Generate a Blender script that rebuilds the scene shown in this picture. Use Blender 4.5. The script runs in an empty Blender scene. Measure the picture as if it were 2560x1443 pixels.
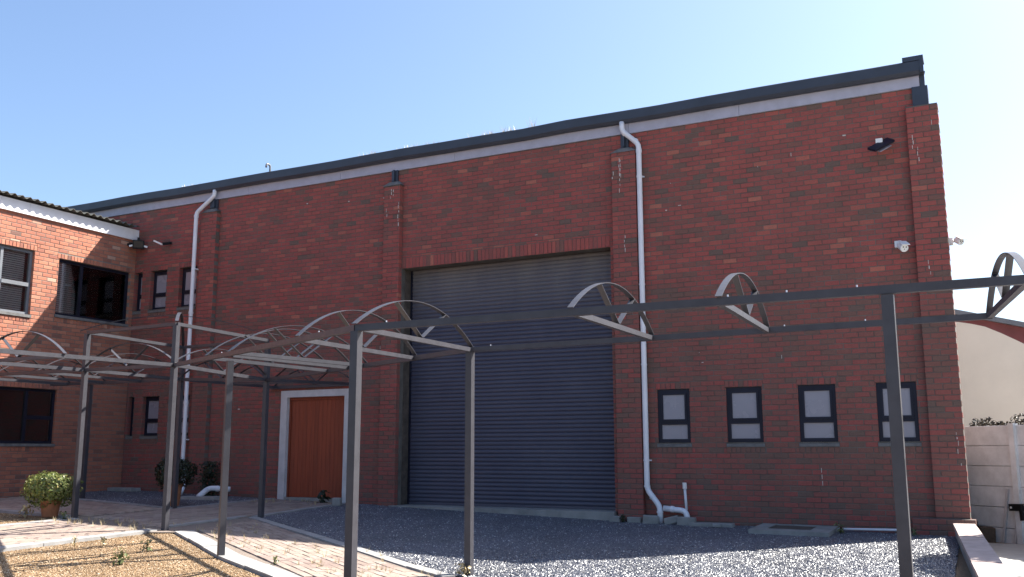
import bpy, bmesh, math, random
from mathutils import Vector, Matrix
random.seed(7)
R = math.radians
S = bpy.context.scene
COL = S.collection

# ------------------------------------------------------------------ camera, sky, sun, exposure
cam_d = bpy.data.cameras.new('camera')
cam = bpy.data.objects.new('camera', cam_d); COL.objects.link(cam)
PITCH, ROLL, YAW = .1695, -.0016, -.4745
fw = Vector((math.sin(YAW)*math.cos(PITCH), math.cos(YAW)*math.cos(PITCH), math.sin(PITCH)))
rt0 = Vector((math.cos(YAW), -math.sin(YAW), 0)); up0 = rt0.cross(fw)
rt = rt0*math.cos(ROLL)+up0*math.sin(ROLL); up = up0*math.cos(ROLL)-rt0*math.sin(ROLL)
CAM = Vector((.5503, -15.6655, 1.133))
FPX = 2379.2
M = Matrix.Identity(4)
for i in range(3):
    M[i][0] = rt[i]; M[i][1] = up[i]; M[i][2] = -fw[i]; M[i][3] = CAM[i]
cam.matrix_world = M
cam_d.sensor_width = 36; cam_d.lens = FPX/2560*36
cam_d.clip_start = .1; cam_d.clip_end = 2000
S.camera = cam

SUN = Vector((.84, 1.0, 1.42)).normalized()           # towards the sun
world = bpy.data.worlds.new('World'); S.world = world; world.use_nodes = True
wn = world.node_tree.nodes; wl = world.node_tree.links; wn.clear()
sky = wn.new('ShaderNodeTexSky'); sky.sky_type = 'NISHITA'; sky.sun_disc = False
sky.sun_elevation = math.asin(SUN.z); sky.sun_rotation = math.atan2(SUN.x, SUN.y)
sky.altitude = 0; sky.air_density = 1.0; sky.dust_density = 2.1; sky.ozone_density = 4.0
bg = wn.new('ShaderNodeBackground'); bg.inputs['Strength'].default_value = .08
wo = wn.new('ShaderNodeOutputWorld')
wl.new(sky.outputs[0], bg.inputs[0]); wl.new(bg.outputs[0], wo.inputs[0])
sd = bpy.data.lights.new('sun', 'SUN'); sd.energy = 5.0; sd.angle = R(.53); sd.color = (1, .95, .86)
so = bpy.data.objects.new('sun', sd); COL.objects.link(so)
so.rotation_euler = (-SUN).to_track_quat('-Z', 'Y').to_euler(); so.location = (20, 24, 34)
S.view_settings.view_transform = 'Standard'; S.view_settings.look = 'None'
S.view_settings.exposure = 1.7; S.view_settings.gamma = 1
S.view_settings.use_curve_mapping = False

# ------------------------------------------------------------------ helpers
def interp(x, xs, ys):
    if x <= xs[0]: return ys[0]
    for i in range(len(xs)-1):
        if x <= xs[i+1]:
            return ys[i]+(ys[i+1]-ys[i])*(x-xs[i])/(xs[i+1]-xs[i])
    return ys[-1]
GX = [-60, -17.5, -13, -10, -5.5, 0, 60]; GZ = [.9, .30, .18, .11, -.02, -.07, -.35]
def gz(x, y): return interp(x, GX, GZ)+.023*max(min(y, 2.0), -60)

def pix(p):                                          # where a point falls in the frame and how large a metre is there
    d = Vector(p)-CAM; w = d.dot(fw)
    return 1280+FPX*d.dot(rt)/w, 721.5-FPX*d.dot(up)/w, FPX/w

class MB:
    def __init__(s): s.v = []; s.f = []; s.t = []
    def quad(s, a, b, c, d, t=0.):
        n = len(s.v); s.v += [tuple(a), tuple(b), tuple(c), tuple(d)]; s.f.append((n, n+1, n+2, n+3)); s.t.append(t)
    def poly(s, pts, t=0.):
        n = len(s.v); s.v += [tuple(p) for p in pts]; s.f.append(tuple(range(n, n+len(pts)))); s.t.append(t)
    def hexa(s, p, t=0.):                            # 8 corners: bottom ring, top ring
        n = len(s.v); s.v += [tuple(q) for q in p]
        for f in ((0, 3, 2, 1), (4, 5, 6, 7), (0, 1, 5, 4), (1, 2, 6, 5), (2, 3, 7, 6), (3, 0, 4, 7)):
            s.f.append(tuple(n+i for i in f)); s.t.append(t)
    def box(s, x0, x1, y0, y1, z0, z1, t=0.):
        s.hexa([(x0, y0, z0), (x1, y0, z0), (x1, y1, z0), (x0, y1, z0), (x0, y0, z1), (x1, y0, z1), (x1, y1, z1), (x0, y1, z1)], t)
    def bar(s, a, b, w, h, upv=(0, 0, 1), t=0.):     # rectangular bar along a-b, w across, h along upv
        a = Vector(a); b = Vector(b); d = (b-a).normalized(); u = Vector(upv)
        sd_ = d.cross(u)
        if sd_.length < 1e-6: sd_ = d.cross(Vector((1, 0, 0)))
        sd_.normalize(); u = sd_.cross(d).normalized()
        s_ = sd_*w/2; u_ = u*h/2
        s.hexa([a-s_-u_, a+s_-u_, a+s_+u_, a-s_+u_, b-s_-u_, b+s_-u_, b+s_+u_, b-s_+u_], t)
    def ribbon(s, pts, wdir, w, h, t=0.):            # flat bar bent along pts, w along wdir
        wd = Vector(wdir).normalized()*w/2; n0 = len(s.v); k = len(pts)
        for i, p in enumerate(pts):
            p = Vector(p); a = Vector(pts[max(0, i-1)]); b = Vector(pts[min(k-1, i+1)])
            nn = (b-a).cross(wd).normalized()*h/2
            s.v += [tuple(p-wd-nn), tuple(p+wd-nn), tuple(p+wd+nn), tuple(p-wd+nn)]
        for i in range(k-1):
            o = n0+4*i
            for j in range(4):
                s.f.append((o+j, o+(j+1) % 4, o+4+(j+1) % 4, o+4+j)); s.t.append(t)
        s.f.append((n0+3, n0+2, n0+1, n0)); s.t.append(t)
        o = n0+4*(k-1); s.f.append((o, o+1, o+2, o+3)); s.t.append(t)
    def tube(s, pts, r, n=12, caps=True, t=0.):
        n0 = len(s.v); k = len(pts); pts = [Vector(p) for p in pts]
        rs = r if isinstance(r, (list, tuple)) else [r]*k
        ref = None
        for i, p in enumerate(pts):
            d = (pts[min(k-1, i+1)]-pts[max(0, i-1)]).normalized()
            if ref is None:
                ref = d.cross(Vector((0, 0, 1)))
                if ref.length < 1e-3: ref = d.cross(Vector((0, 1, 0)))
            ref = (ref-d*ref.dot(d)).normalized(); q = d.cross(ref)
            for j in range(n):
                a = 2*math.pi*j/n
                s.v.append(tuple(p+(ref*math.cos(a)+q*math.sin(a))*rs[i]))
        for i in range(k-1):
            for j in range(n):
                a = n0+i*n+j; b = n0+i*n+(j+1) % n
                s.f.append((a, b, b+n, a+n)); s.t.append(t)
        if caps:
            s.f.append(tuple(n0+j for j in reversed(range(n)))); s.t.append(t)
            s.f.append(tuple(n0+(k-1)*n+j for j in range(n))); s.t.append(t)
    def brick(s, fr, u0, u1, z0, z1, front, back, t, ch=.005):   # chamfered brick in a wall frame
        o, U, N = fr
        def P(u, n, z): return (o[0]+U[0]*u+N[0]*n, o[1]+U[1]*u+N[1]*n, o[2]+z)
        n = len(s.v); c = ch
        s.v += [P(u0, back, z0), P(u1, back, z0), P(u1, back, z1), P(u0, back, z1),
                P(u0, front-c, z0), P(u1, front-c, z0), P(u1, front-c, z1), P(u0, front-c, z1),
                P(u0+c, front, z0+c), P(u1-c, front, z0+c), P(u1-c, front, z1-c), P(u0+c, front, z1-c)]
        for j in range(4):
            k = (j+1) % 4
            s.f.append((n+j, n+k, n+4+k, n+4+j)); s.f.append((n+4+j, n+4+k, n+8+k, n+8+j)); s.t += [t, t]
        s.f.append((n+8, n+9, n+10, n+11)); s.t.append(t)
    def mesh(s, name, mat, org=(0, 0, 0), tint=False, smooth=False):
        m = bpy.data.meshes.new(name)
        m.from_pydata([(v[0]-org[0], v[1]-org[1], v[2]-org[2]) for v in s.v], [], s.f)
        if tint:
            a = m.attributes.new('tint', 'FLOAT', 'FACE'); a.data.foreach_set('value', s.t)
        m.materials.append(mat)
        if smooth: m.polygons.foreach_set('use_smooth', [True]*len(m.polygons))
        m.validate(); m.update()
        return m
    def build(s, name, mat, parent=None, org=None, tint=False, smooth=False, fix=True):
        o0 = Vector(org) if org is not None else (abs_loc(parent) if parent else Vector((0, 0, 0)))
        m = s.mesh(name, mat, o0, tint, smooth)
        if fix:
            b = bmesh.new(); b.from_mesh(m); bmesh.ops.recalc_face_normals(b, faces=b.faces); b.to_mesh(m); b.free()
        o = bpy.data.objects.new(name, m); COL.objects.link(o)
        if parent: o.parent = parent; o.location = o0-abs_loc(parent)
        else: o.location = o0
        return o
def abs_loc(o):
    l = Vector(o.location); p = o.parent
    while p: l += Vector(p.location); p = p.parent
    return l
def empty(name, loc=(0, 0, 0), parent=None):
    o = bpy.data.objects.new(name, None); COL.objects.link(o); o.empty_display_size = .2
    if parent: o.parent = parent; o.location = Vector(loc)-abs_loc(parent)
    else: o.location = loc
    return o
def tag(o, label=None, cat=None, group=None, kind=None):
    if label: o['label'] = label
    if cat: o['category'] = cat
    if group: o['group'] = group
    if kind: o['kind'] = kind
    return o
def copy_piece(src, parent, world_loc):
    c = src.copy(); COL.objects.link(c); c.parent = parent
    c.location = Vector(world_loc)-(abs_loc(parent) if parent else Vector((0, 0, 0)))
    return c

# ------------------------------------------------------------------ materials
def new_mat(name):
    m = bpy.data.materials.new(name); m.use_nodes = True
    nt = m.node_tree; b = nt.nodes['Principled BSDF']
    return m, nt, b
def N(nt, typ, **kw):
    n = nt.nodes.new(typ)
    for k, v in kw.items():
        if k in ('operation', 'blend_type', 'data_type', 'attribute_name', 'attribute_type', 'feature', 'noise_dimensions', 'interpolation'): setattr(n, k, v)
        else: n.inputs[k].default_value = v
    return n
def mix(nt, fac, a, b, mode='MIX'):
    n = nt.nodes.new('ShaderNodeMix'); n.data_type = 'RGBA'; n.blend_type = mode
    for sock, v in ((n.inputs[0], fac), (n.inputs[6], a), (n.inputs[7], b)):
        if hasattr(v, 'links'): nt.links.new(v, sock)
        elif isinstance(v, (int, float)): sock.default_value = v
        else: sock.default_value = tuple(v)+(1,) if len(v) == 3 else v
    return n.outputs[2]
def ramp(nt, src, stops, interp_='LINEAR'):
    n = nt.nodes.new('ShaderNodeValToRGB'); cr = n.color_ramp; cr.interpolation = interp_
    while len(cr.elements) < len(stops): cr.elements.new(.5)
    for e, (p, c) in zip(cr.elements, stops):
        e.position = p; e.color = (c, c, c, 1) if isinstance(c, (int, float)) else tuple(c)+(1,)
    nt.links.new(src, n.inputs[0]); return n.outputs[0]
def pos(nt): return nt.nodes.new('ShaderNodeNewGeometry').outputs['Position']
def noise(nt, scale, detail=4, rough=.55, vec=None, stretch=None):
    n = nt.nodes.new('ShaderNodeTexNoise'); n.inputs['Scale'].default_value = scale
    n.inputs['Detail'].default_value = detail; n.inputs['Roughness'].default_value = rough
    v = vec if vec is not None else pos(nt)
    if stretch:
        mp = nt.nodes.new('ShaderNodeMapping'); mp.inputs['Scale'].default_value = stretch
        nt.links.new(v, mp.inputs[0]); v = mp.outputs[0]
    nt.links.new(v, n.inputs['Vector'])
    return n.outputs['Fac']
def bump(nt, b, src, strength=.3, dist=.01):
    n = nt.nodes.new('ShaderNodeBump'); n.inputs['Strength'].default_value = strength; n.inputs['Distance'].default_value = dist
    nt.links.new(src, n.inputs['Height']); nt.links.new(n.outputs[0], b.inputs['Normal'])
def tintval(nt):
    a = N(nt, 'ShaderNodeAttribute', attribute_name='tint', attribute_type='GEOMETRY')
    o = N(nt, 'ShaderNodeAttribute', attribute_name='tint', attribute_type='OBJECT')
    m = N(nt, 'ShaderNodeMath', operation='ADD'); nt.links.new(a.outputs['Fac'], m.inputs[0]); nt.links.new(o.outputs['Fac'], m.inputs[1])
    return m.outputs[0]
def simple(name, col, rough=.6, var=.25, scale=6, bmp=.0, metal=0, spec=.5, fine=40):
    m, nt, b = new_mat(name)
    f = ramp(nt, noise(nt, scale, 6, .65), [(.3, 0.), (.7, 1.)])
    c = mix(nt, f, [x*(1-var) for x in col], [min(1, x*(1+var)) for x in col])
    nt.links.new(c, b.inputs['Base Color'])
    rr = nt.nodes.new('ShaderNodeMapRange'); rr.inputs[3].default_value = max(.03, rough-.1); rr.inputs[4].default_value = min(1, rough+.12)
    nt.links.new(noise(nt, scale*2.3, 3), rr.inputs[0]); nt.links.new(rr.outputs[0], b.inputs['Roughness'])
    b.inputs['Metallic'].default_value = metal; b.inputs['Specular IOR Level'].default_value = spec
    if bmp: bump(nt, b, noise(nt, fine, 4), bmp, .006)
    return m

def brick_mat(name, stops):
    m, nt, b = new_mat(name)
    c = ramp(nt, tintval(nt), stops)
    g = ramp(nt, noise(nt, 55, 5, .7), [(.25, .62), (.7, 1.18)])
    c = mix(nt, .75, c, g, 'MULTIPLY')
    st = ramp(nt, noise(nt, .55, 5, .62), [(.36, 0.), (.66, 1.)])           # broad weathering, sooty and clean patches
    c = mix(nt, st, mix(nt, .32, c, (.115, .075, .062)), c)
    bl = ramp(nt, noise(nt, 9, 4, .7), [(.66, 0.), (.78, 1.)])             # pale bloom on some faces
    blf = N(nt, 'ShaderNodeMath', operation='MULTIPLY'); blf.inputs[1].default_value = .16; nt.links.new(bl, blf.inputs[0])
    c = mix(nt, blf.outputs[0], c, (.36, .30, .27))
    nt.links.new(c, b.inputs['Base Color']); b.inputs['Roughness'].default_value = .88
    b.inputs['Specular IOR Level'].default_value = .3
    bump(nt, b, noise(nt, 120, 4, .7), .35, .004)
    return m
M_brick = brick_mat('brick', [(0, (.15, .098, .082)), (.12, (.20, .094, .076)), (.3, (.265, .084, .072)), (.5, (.322, .079, .070)), (.7, (.355, .087, .074)), (.88, (.385, .102, .08)), (1, (.43, .14, .10))])
M_brick2 = brick_mat('wing_brick', [(0, (.20, .10, .08)), (.12, (.32, .122, .085)), (.5, (.44, .165, .102)), (.85, (.51, .215, .135)), (1, (.55, .34, .25))])
M_mortar = simple('mortar', (.112, .102, .091), .95, .4, 2.2, .4)
M_mortar2 = simple('grey_mortar', (.17, .145, .125), .95, .25, 3, .4)
M_plaster = simple('white_plaster', (.50, .49, .50), .85, .12, 4, .15)
M_capst = simple('cement_cap', (.135, .134, .135), .9, .3, 8, .3)
M_fascia = simple('fibre_cement_fascia', (.37, .37, .45), .8, .10, 5, .1)
M_fascia2 = simple('white_fascia', (.74, .74, .76), .7, .06, 5)
M_navy = simple('navy_sheet_metal', (.030, .038, .058), .45, .2, 2, 0, 0, .5)
M_alu = simple('charcoal_window_aluminium', (.013, .014, .026), .45, .2, 3, 0, 0, .2)
M_alulit = simple('lit_grey_aluminium', (.16, .17, .19), .4, .15, 3)  # plain grey metal; as a wing window frame, sunlight put into the colour
M_pvc = simple('white_pvc', (.68, .68, .72), .35, .07, 3, 0)
M_white = simple('white_plastic', (.74, .74, .73), .35, .05, 8)
M_black = simple('black_plastic', (.010, .010, .012), .5, .2, 8, 0, 0, .2)
M_steel = simple('charcoal_painted_steel', (.050, .049, .058), .42, .16, 7, .06, 0, .3, 90)
M_roofsheet = simple('weathered_cement_sheet', (.085, .085, .075), .9, .5, 5, .4)
M_conc = simple('concrete', (.24, .235, .225), .9, .25, 3, .3)
M_edge = simple('cement_edging', (.265, .26, .255), .9, .22, 4, .3)
M_slab = simple('concrete_driveway', (.38, .37, .345), .92, .2, 1.5, .3)
M_cream = simple('cream_paint', (.76, .735, .65), .85, .05, 1.2, .1)
M_maroon = simple('maroon_paint', (.13, .028, .035), .6, .2, 3)
M_grroof = simple('grey_roof_sheet', (.12, .135, .17), .5, .15, 2)
M_terra = simple('terracotta', (.33, .13, .06), .8, .25, 9, .2)
M_soil = simple('soil', (.05, .037, .027), 1, .4, 20, .5)
M_bark = simple('bark', (.10, .07, .05), .9, .3, 30, .5)
M_panel = simple('precast_concrete', (.66, .675, .69), .92, .18, 3.5, .3)
M_pink = simple('pinkish_coping', (.36, .285, .265), .9, .18, 5, .3)
M_rubble = simple('dark_creeper_litter', (.045, .038, .03), 1, .5, 15, .5)
M_drip = simple('lime_run', (.52, .50, .47), .95, .2, 20)
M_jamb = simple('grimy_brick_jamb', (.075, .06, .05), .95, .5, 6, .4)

def glass_mat(name, tint=(.9, .95, 1)):
    m, nt, b = new_mat(name); nt.nodes.remove(b)
    out = nt.nodes['Material Output']; fr = nt.nodes.new('ShaderNodeFresnel'); fr.inputs[0].default_value = 1.6
    tr = nt.nodes.new('ShaderNodeBsdfTransparent'); tr.inputs[0].default_value = tuple(c for c in tint)+(1,)
    gl = nt.nodes.new('ShaderNodeBsdfGlossy'); gl.inputs['Roughness'].default_value = .02
    mx = nt.nodes.new('ShaderNodeMixShader'); nt.links.new(fr.outputs[0], mx.inputs[0]); nt.links.new(tr.outputs[0], mx.inputs[1]); nt.links.new(gl.outputs[0], mx.inputs[2])
    nt.links.new(mx.outputs[0], out.inputs[0]); return m
M_glass = glass_mat('window_glass', (.95, .96, .96))
M_frost = simple('frosted_glass', (.25, .24, .28), .25, .05, 1.5, 0, 0, .5)
M_blind = simple('grey_blind', (.40, .40, .39), .7, .08, 4)
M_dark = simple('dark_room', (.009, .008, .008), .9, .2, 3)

def shutter_mat():
    m, nt, b = new_mat('slate_blue_shutter')
    c = mix(nt, ramp(nt, noise(nt, 1.1, 5, .6), [(.35, 0.), (.7, 1.)]), (.046, .046, .074), (.062, .062, .092))
    p = pos(nt); sx = nt.nodes.new('ShaderNodeSeparateXYZ'); nt.links.new(p, sx.inputs[0])
    mr = nt.nodes.new('ShaderNodeMapRange'); nt.links.new(sx.outputs[2], mr.inputs[0])
    mr.inputs[1].default_value = 3.6; mr.inputs[2].default_value = 4.75               # dust that settles on the upper curtain
    ns = noise(nt, 2.4, 5, .6, None, (1, 1, .3))
    mm = N(nt, 'ShaderNodeMath', operation='MULTIPLY'); nt.links.new(mr.outputs[0], mm.inputs[0]); nt.links.new(ns, mm.inputs[1])
    c = mix(nt, mm.outputs[0], c, (.22, .20, .18))
    nt.links.new(c, b.inputs['Base Color']); b.inputs['Roughness'].default_value = .5
    return m
M_shut = shutter_mat()

def wood_mat():
    m, nt, b = new_mat('red_brown_timber')
    g = noise(nt, 9, 6, .65, None, (3.2, 3.2, .16))
    c = ramp(nt, g, [(.25, (.15, .026, .011)), (.5, (.225, .042, .016)), (.75, (.28, .058, .021))])
    t = ramp(nt, tintval(nt), [(0, .92), (1, 1.08)])
    c = mix(nt, 1., c, t, 'MULTIPLY')
    nt.links.new(c, b.inputs['Base Color']); b.inputs['Roughness'].default_value = .55; bump(nt, b, g, .2, .004)
    return m
M_wood = wood_mat()

def ground_mat(name, c0, c1, scale=30, bm=.6):
    m, nt, b = new_mat(name)
    a = ramp(nt, noise(nt, scale, 6, .7), [(.3, 0.), (.7, 1.)])
    c = mix(nt, a, c0, c1)
    l = ramp(nt, noise(nt, .7, 4, .6), [(.3, .75), (.7, 1.15)])
    c = mix(nt, 1., c, l, 'MULTIPLY')
    nt.links.new(c, b.inputs['Base Color']); b.inputs['Roughness'].default_value = .95
    bump(nt, b, noise(nt, scale*2, 5, .7), bm, .02)
    return m
M_tan = ground_mat('tan_gravel_soil', (.19, .125, .075), (.30, .21, .13), 40)
M_gbase = ground_mat('grey_gravel_base', (.02, .021, .028), (.045, .047, .058), 45)
M_pavebase = ground_mat('paving_sand', (.16, .128, .108), (.235, .19, .16), 30)

M_added_asph = ground_mat('added_asphalt', (.04, .04, .042), (.065, .065, .066), 50)
def stone_mat(name, stops, rough=.8, spec=.4):
    m, nt, b = new_mat(name)
    oi = nt.nodes.new('ShaderNodeObjectInfo')
    c = ramp(nt, oi.outputs['Random'], stops)
    d = ramp(nt, noise(nt, .9, 5, .65), [(.3, .72), (.7, 1.2)]); c = mix(nt, 1., c, d, 'MULTIPLY')
    nt.links.new(c, b.inputs['Base Color']); b.inputs['Roughness'].default_value = rough; b.inputs['Specular IOR Level'].default_value = spec
    return m
M_gstone = stone_mat('blue_grey_stone', [(0, (.018, .021, .034)), (.4, (.046, .052, .076)), (.75, (.078, .085, .112)), (.95, (.14, .14, .15)), (1, (.62, .62, .60))], .36, 1.)
M_tstone = stone_mat('tan_stone', [(0, (.145, .085, .042)), (.45, (.25, .16, .085)), (.85, (.32, .215, .12)), (1, (.52, .44, .33))])

def paver_mat():
    m, nt, b = new_mat('clay_paver')
    c = ramp(nt, tintval(nt), [(0, (.205, .15, .128)), (.4, (.245, .182, .157)), (.8, (.275, .21, .182)), (1, (.30, .245, .215))])
    g = ramp(nt, noise(nt, 40, 5, .7), [(.25, .7), (.7, 1.15)]); c = mix(nt, .8, c, g, 'MULTIPLY')
    d = ramp(nt, noise(nt, 1.3, 5, .65), [(.42, 0.), (.68, 1.)])
    c = mix(nt, d, c, mix(nt, .5, c, (.36, .31, .24)))
    nt.links.new(c, b.inputs['Base Color']); b.inputs['Roughness'].default_value = .92; bump(nt, b, noise(nt, 90, 4), .3, .004)
    return m
M_paver = paver_mat()

def leaf_mat(name, stops, trans=.25):
    m, nt, b = new_mat(name)
    c = ramp(nt, tintval(nt), stops)
    nt.links.new(c, b.inputs['Base Color']); b.inputs['Roughness'].default_value = .42; b.inputs['Specular IOR Level'].default_value = .5
    out = nt.nodes['Material Output']; tl = nt.nodes.new('ShaderNodeBsdfTranslucent'); nt.links.new(c, tl.inputs[0])
    mx = nt.nodes.new('ShaderNodeMixShader'); mx.inputs[0].default_value = trans
    nt.links.new(b.outputs[0], mx.inputs[1]); nt.links.new(tl.outputs[0], mx.inputs[2]); nt.links.new(mx.outputs[0], out.inputs[0])
    return m
M_leaf = leaf_mat('shrub_leaf', [(0, (.07, .10, .022)), (.5, (.16, .195, .05)), (.85, (.25, .27, .085)), (1, (.33, .27, .10))])
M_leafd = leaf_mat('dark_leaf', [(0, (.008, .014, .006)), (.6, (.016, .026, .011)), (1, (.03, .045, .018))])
M_weed = leaf_mat('weed_leaf', [(0, (.06, .09, .03)), (.5, (.12, .14, .05)), (1, (.25, .21, .11))])
M_dry = leaf_mat('dry_grass', [(0, (.30, .23, .12)), (.6, (.45, .36, .20)), (1, (.55, .48, .30))])

# ------------------------------------------------------------------ ground sheets
def sheet(name, pts, mat, lift, kind='structure', parent=None, drop=0):
    bm = bmesh.new(); vs = [bm.verts.new((x, y, 0)) for x, y in pts]
    bm.faces.new(vs); bm.normal_update(); bmesh.ops.triangulate(bm, faces=bm.faces[:])
    for x in GX:
        bmesh.ops.bisect_plane(bm, geom=bm.verts[:]+bm.edges[:]+bm.faces[:], plane_co=(x, 0, 0), plane_no=(1, 0, 0))
    for v in bm.verts: v.co.z = gz(v.co.x, v.co.y)+lift
    bmesh.ops.recalc_face_normals(bm, faces=bm.faces[:])
    if sum(f.normal.z for f in bm.faces) < 0: bmesh.ops.reverse_faces(bm, faces=bm.faces[:])
    me = bpy.data.meshes.new(name); bm.to_mesh(me); bm.free(); me.materials.append(mat)
    o = bpy.data.objects.new(name, me); COL.objects.link(o)
    if parent: o.parent = parent
    if kind and not parent: o['kind'] = kind
    return o
def bx(y): return -.06+(min(y, -.32)+.32)*(-.085)       # line of the low wall: the driveway beyond it lies lower
g = sheet('ground', [(-300, -60), (bx(-60), -60), (bx(-.32), -.32), (-.06, 2), (-300, 2)], M_tan, -.03)
lg = sheet('lower_ground', [(bx(-60), -60), (300, -60), (300, 2), (-.06, 2), (bx(-.32), -.32)], M_slab, -.34)
bm = bmesh.new(); bm.from_mesh(g.data)              # carry the sheet to the horizon on both sides
for y0, y1 in ((2, 900), (-900, -60)):
    xs = [-300]+GX+[300]
    for i in range(len(xs)-1):
        a, b_ = xs[i], xs[i+1]
        f = bm.faces.new([bm.verts.new((x, y, gz(x, y)-(.34 if a >= 0 else .03))) for x, y in ((a, y0), (b_, y0), (b_, y1), (a, y1))])
bmesh.ops.recalc_face_normals(bm, faces=bm.faces[:]); bm.to_mesh(g.data); bm.free()

GRAVEL_R = [(-11.05, -.02), (-10.95, -1.4), (-10.72, -3.0), (-7.1, -5.14), (-4.75, -6.55), (0.0, -6.55), (-.16, -.3), (-.75, -.13), (-5.0, -.02)]
GRAVEL_L = [(-17.5, -.02), (-17.5, -2.2), (-15.9, -2.25), (-13.12, -2.55), (-13.1, -.02)]
TAN_R = [(-10.58, -5.45), (-10.25, -5.33), (-7.95, -6.82), (-6.41, -7.64), (-4.45, -8.78), (-4.4, -12), (-10.58, -12)]
TAN_L = [(-17.45, -4.7), (-13.3, -4.75), (-13.3, -9.5), (-17.45, -9.5)]
PATH = [(-10.6, -14), (-10.6, -5.52), (-10.25, -5.31), (-7.95, -6.80), (-6.41, -7.62), (-4.45, -8.75), (-4.2, -9.2), (.2, -9.25), (.2, -6.6), (-4.78, -6.62), (-7.1, -5.2), (-10.72, -3.09), (-10.95, -1.4), (-11.05, -.03), (-13.1, -.03), (-13.1, -2.6), (-15.95, -2.3), (-17.5, -2.22), (-17.5, -4.62), (-13.15, -4.7), (-13.1, -14)]
DRIVE = [(-.05, -.32), (1.1, -14), (14, -14), (14, 1.95), (-.05, 1.95)]
added_yard = sheet('added_dark_yard', [(-60, -60), (4.9, -60), (1.0, -13), (-60, -13)], M_added_asph, -.02)  # unseen dark ground added behind the camera to cut bounced light
gr = sheet('grey_gravel_ground', GRAVEL_R, M_gbase, -.018)
gl_ = sheet('grey_gravel_bed_ground', GRAVEL_L, M_gbase, -.018)
path = sheet('brick_path', PATH, M_pavebase, -.006)
drive = sheet('concrete_driveway', DRIVE, M_slab, -.31)

def stones(name, pts, mat, dens, r, flat, lift, seed, label, cat):
    o = sheet(name, pts, mat, lift, None)
    tag(o, label, cat, None, 'stuff')
    ng = bpy.data.node_groups.new(name, 'GeometryNodeTree')
    ng.interface.new_socket('Geometry', in_out='INPUT', socket_type='NodeSocketGeometry')
    ng.interface.new_socket('Geometry', in_out='OUTPUT', socket_type='NodeSocketGeometry')
    n = ng.nodes; l = ng.links
    gi = n.new('NodeGroupInput'); go = n.new('NodeGroupOutput')
    dp = n.new('GeometryNodeDistributePointsOnFaces'); dp.distribute_method = 'RANDOM'
    dp.inputs['Density'].default_value = dens; dp.inputs['Seed'].default_value = seed
    ico = n.new('GeometryNodeMeshIcoSphere'); ico.inputs['Radius'].default_value = r; ico.inputs['Subdivisions'].default_value = 1
    sm = n.new('GeometryNodeSetMaterial'); sm.inputs['Material'].default_value = mat
    ip = n.new('GeometryNodeInstanceOnPoints')
    rr = n.new('FunctionNodeRandomValue'); rr.data_type = 'FLOAT_VECTOR'
    rr.inputs[0].default_value = (-.5, -.5, 0); rr.inputs[1].default_value = (.5, .5, 6.28); rr.inputs['Seed'].default_value = seed+1
    rs = n.new('FunctionNodeRandomValue'); rs.data_type = 'FLOAT_VECTOR'
    rs.inputs[0].default_value = (.55, .45, .35*flat); rs.inputs[1].default_value = (1.5, 1.2, .95*flat); rs.inputs['Seed'].default_value = seed+2
    l.new(gi.outputs[0], dp.inputs[0]); l.new(dp.outputs['Points'], ip.inputs['Points'])
    l.new(ico.outputs['Mesh'], sm.inputs['Geometry']); l.new(sm.outputs[0], ip.inputs['Instance'])
    l.new(rr.outputs[0], ip.inputs['Rotation']); l.new(rs.outputs[0], ip.inputs['Scale'])
    l.new(ip.outputs[0], go.inputs[0])
    md = o.modifiers.new('stones', 'NODES'); md.node_group = ng
    return o
stones('gravel', GRAVEL_R, M_gstone, 3800, .0132, 1., -.012, 3, 'loose blue grey crushed stone in front of the roller door', 'gravel')
stones('gravel', GRAVEL_L, M_gstone, 2600, .0132, 1., -.012, 5, 'loose dark grey stone in the corner bed between both walls', 'gravel')
stones('tan_gravel', TAN_R, M_tstone, 3200, .0105, .8, -.026, 8, 'coarse tan gravel in the sunny bed at lower left', 'gravel')
stones('tan_gravel', TAN_L, M_tstone, 2600, .0105, .8, -.026, 9, 'coarse tan gravel in the bed under the window wall', 'gravel')

# ------------------------------------------------------------------ pavers and edging of the path
def inside(p, poly):
    x, y = p; c = False; j = len(poly)-1
    for i in range(len(poly)):
        xi, yi = poly[i]; xj, yj = poly[j]
        if (yi > y) != (yj > y) and x < (xj-xi)*(y-yi)/(yj-yi)+xi: c = not c
        j = i
    return c
paver_list = []
def lay(poly, ang, lw=.21, bw=.105):
    ca, sa = math.cos(ang), math.sin(ang)
    us = [p[0]*ca+p[1]*sa for p in poly]; vs = [-p[0]*sa+p[1]*ca for p in poly]
    r = 0; v = min(vs)
    while v < max(vs):
        u = min(us)-(lw/2 if r % 2 else 0)
        while u < max(us):
            cs = [(u, v), (u+lw-.006, v), (u+lw-.006, v+bw-.006), (u, v+bw-.006)]
            w = [(a*ca-b*sa, a*sa+b*ca) for a, b in cs]
            if all(inside(q, poly) for q in w):
                paver_list.append((w, ang))
            u += lw
        v += bw; r += 1
A2 = math.atan2(-.52, .855)
lay([(-10.2, -5.0), (-7.85, -6.50), (-6.35, -7.30), (-4.62, -8.3), (-4.62, -6.95), (-7.2, -5.40), (-10.5, -3.40)], A2)
lay([(-4.5, -8.95), (-.1, -9.0), (-.1, -6.8), (-4.5, -6.85)], 0)
lay([(-12.95, -4.6), (-10.75, -5.15), (-10.85, -3.1), (-11.1, -.15), (-12.95, -.15)], math.pi/2)
lay([(-17.4, -4.5), (-13.1, -4.58), (-13.1, -2.75), (-15.95, -2.5), (-17.4, -2.4)], 0)
lay([(-12.92, -9.5), (-10.8, -9.5), (-10.8, -5.5), (-12.92, -5.0)], math.pi/2)
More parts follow.
